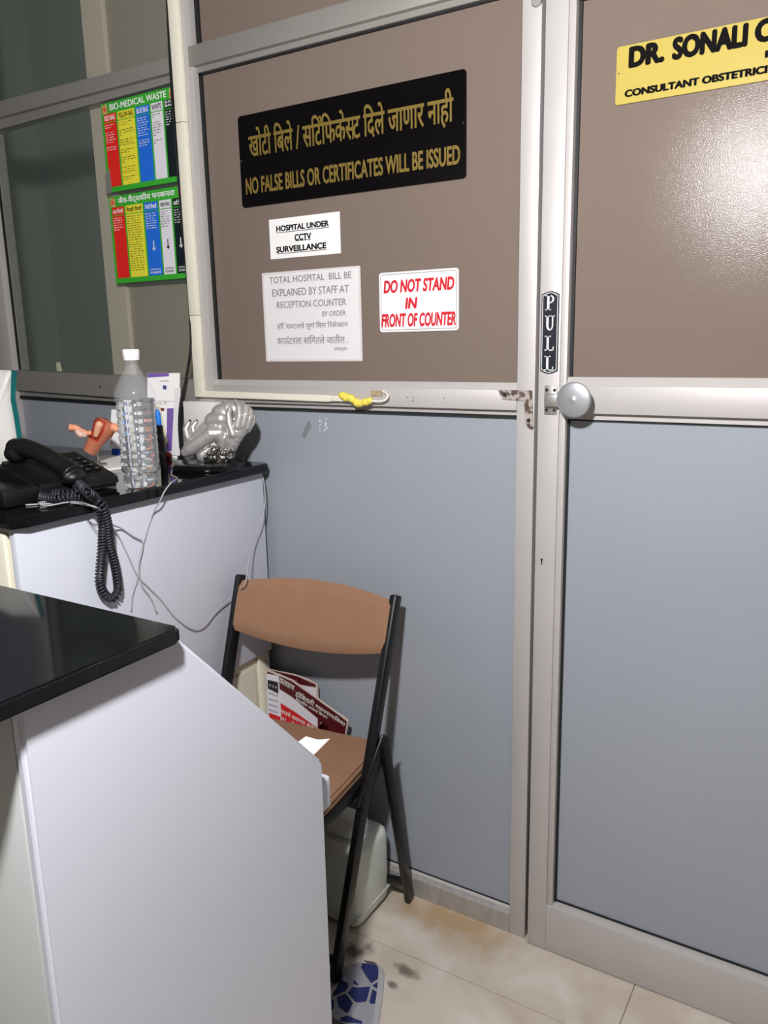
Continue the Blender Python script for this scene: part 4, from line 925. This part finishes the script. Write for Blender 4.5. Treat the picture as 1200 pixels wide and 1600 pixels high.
# uterus model on a wire stand
PU = at_z(150, 727, ZC + .0065); PU.z = ZC + .0065
peach = mat('peach plastic', (240, 160, 124), .4); redin = mat('red brown plastic', (176, 62, 44), .4)
t = thing('anatomical_model', 'peach anatomical womb model on a thin stand behind the phone', 'model', PU)
def u_(x, y, d=0.0): return at_d(x, y, PU, d)
KU = 1 / 600.0
bm = bm_new(); axis = [(u_(140, 706), 10 * KU), (u_(145, 698), 11 * KU), (u_(151, 686), 13 * KU), (u_(157, 674), 18 * KU), (u_(160, 667), 19.5 * KU), (u_(162, 661), 17 * KU), (u_(164, 656.5), 11 * KU), (u_(165, 654.5), 3 * KU)]
fwdv = Vector((sin(YAW), -cos(YAW), 0)); seg = 40
def shell(scale, keep):
    rings = []
    for i, (p, r) in enumerate(axis):
        T = (axis[min(i + 1, len(axis) - 1)][0] - axis[max(i - 1, 0)][0]).normalized(); e2 = (fwdv - T * fwdv.dot(T)).normalized(); e1 = T.cross(e2)
        rings.append([bm.verts.new(p + (e1 * cos(2 * pi * k / seg) + e2 * sin(2 * pi * k / seg)) * (r * scale)) for k in range(seg)])
    for i in range(len(rings) - 1):
        for k in range(seg):
            dr_ = (rings[i][k].co - axis[i][0]).normalized()
            if keep(i, dr_): bm.faces.new((rings[i][k], rings[i][(k + 1) % seg], rings[i + 1][(k + 1) % seg], rings[i + 1][k]))
    return rings
side = 1
leftv = Vector((-cos(YAW), -sin(YAW), 0))
def keep(i, d): return not (2 <= i <= 5 and d.dot((fwdv * .72 + leftv * .62 + Vector((0, 0, .3))).normalized()) > .30)
shell(1.0, keep); bmesh.ops.solidify(bm, geom=list(bm.faces), thickness=.005); part('womb_shell', bm, peach, t, smooth=60)
bm = bm_new(); shell(.70, lambda i, k: True); part('womb_lining', bm, redin, t, 'red brown lining in the cut opening', smooth=60)
bm = bm_new(); chain(bm, [(u_(152, 672, -.026), 5 * KU), (u_(155, 664, -.028), 6 * KU), (u_(150, 680, -.024), 4 * KU)]); part('inner_fold', bm, mat('pale pink plastic', (240, 176, 140), .4), t, remesh=(.002, 2), smooth=180)
bm = bm_new(); chain(bm, [(u_(178, 668, -.01), 7 * KU), (u_(184, 672, -.012), 4 * KU), (u_(189, 673, -.012), 2.5 * KU)]); part('tube_stub', bm, peach, t, remesh=(.002, 2), smooth=180)
bm = bm_new(); tube(bm, smooth_path([u_(143, 676, -.012), u_(136, 677, -.014), u_(128, 674, -.014), u_(118, 669, -.014), u_(110, 668, -.014)], 6), [3.6 * KU] * 8 + [4.4 * KU] * 8 + [5 * KU] * 8 + [6.5 * KU], 12)
part('oviduct', bm, peach, t, smooth=180)
bm = bm_new(); chain(bm, [(u_(122, 675, -.022), 5 * KU), (u_(126, 679, -.022), 5.5 * KU), (u_(132, 680, -.02), 4 * KU)]); part('ovary', bm, mat('glossy pale pink plastic', (226, 190, 172), .2), t, remesh=(.002, 2), smooth=180)
bm = bm_new(); tube(bm, [Vector((u_(150.5, 700).x, u_(150.5, 700).y, ZC + .0066)), u_(151, 690)], .0022, 8); lathe(bm, [(.001, 0), (.022, 0), (.022, .004), (.001, .004)], 24, Vector((u_(150.5, 700).x, u_(150.5, 700).y, ZC + .0066)), cap=False); part('stand', bm, mat('grey stand', (150, 146, 140), .4, .5), t)

# plastic bag with teal edge at the left
bagP = at_z(20, 745, ZC); bagP.z = ZC
t = thing('plastic_bag', 'white plastic bag with teal edge at the far left of the counter', 'bag', bagP)
n = Vector((-sin(YAW), cos(YAW), 0))
bm = bm_new(); outl = [(-60, 748), (-58, 600), (-30, 580), (0, 578), (17, 579), (20, 600), (17, 625), (24, 660), (30, 700), (34, 742)]
G = []
for s in (0, 1):
    G.append([bm.verts.new(at_d(x, y, bagP, .0 + s * .05 + .006 * sin(y * .11 + x * .2))) for x, y in outl])
for row in G:
    c_ = bm.verts.new(sum((v.co for v in row), Vector()) / len(row) + n * (-.025 if row is G[0] else .02))
    for i in range(len(row)): bm.faces.new((row[i], row[(i + 1) % len(row)], c_))
for i in range(len(outl)): bm.faces.new((G[0][i], G[1][i], G[1][(i + 1) % len(outl)], G[0][(i + 1) % len(outl)]))
bmesh.ops.subdivide_edges(bm, edges=list(bm.edges), cuts=2, use_grid_fill=True, smooth=.4)
for v in bm.verts: v.co.z = max(v.co.z, ZC + .001)
part('bag_body', bm, mat('white crinkled plastic', (224, 222, 216), .3, 0, .5, bump=(28, .6)), t, smooth=180)
bm = bm_new()
for z0_, z1_ in ((0, 1),):
    e_ = [(18, 579, 27, 580), (17, 602, 25, 602), (16.5, 625, 24, 622), (22, 655, 30, 652), (27, 690, 35, 688), (32, 730, 40, 728), (36, 744, 44, 744)]
    A = [(bm.verts.new(at_d(x0_, y0_, bagP, -.012)), bm.verts.new(at_d(x1_, y1_, bagP, -.010))) for x0_, y0_, x1_, y1_ in e_]
    for p, q in zip(A, A[1:]): bm.faces.new((p[0], q[0], q[1], p[1]))
bmesh.ops.solidify(bm, geom=list(bm.faces), thickness=.004); part('teal_edge', bm, mat('teal plastic', (38, 132, 134), .4), t, 'teal edge strip', smooth=180)
# black device at the frame's left edge
p = at_z(30, 792, ZC); bm = bm_new(); box(bm, p.x - .26, p.x, p.y - .03, p.y + .05, ZC + .0005, ZC + .034, .006); single('black_device', bm, black_plastic, 'flat black device at the near left end of the back counter', 'device')

# lamp: a bare bulb hanging above the desk
em = bpy.data.materials.new('lit bulb'); em.use_nodes = True; nt = em.node_tree
pb = nt.nodes['Principled BSDF']; pb.inputs['Base Color'].default_value = (1, 1, 1, 1); pb.inputs['Emission Color'].default_value = (0.985, 0.985, 1.0, 1); pb.inputs['Emission Strength'].default_value = BULB_L
t = thing('pendant_lamp', 'white bulb hanging on a cord above the reception desk', 'lamp', BULB)
bm = bm_new(); ball(bm, BULB, .045, 3); part('bulb', bm, em, t, smooth=180)
bm = bm_new(); lathe(bm, [(.016, .046), (.022, .050), (.024, .085), (.018, .10), (.004, .105), (.003, .98)], 20, BULB); part('holder', bm, mat('white lamp housing', (236, 236, 236), .5), t)
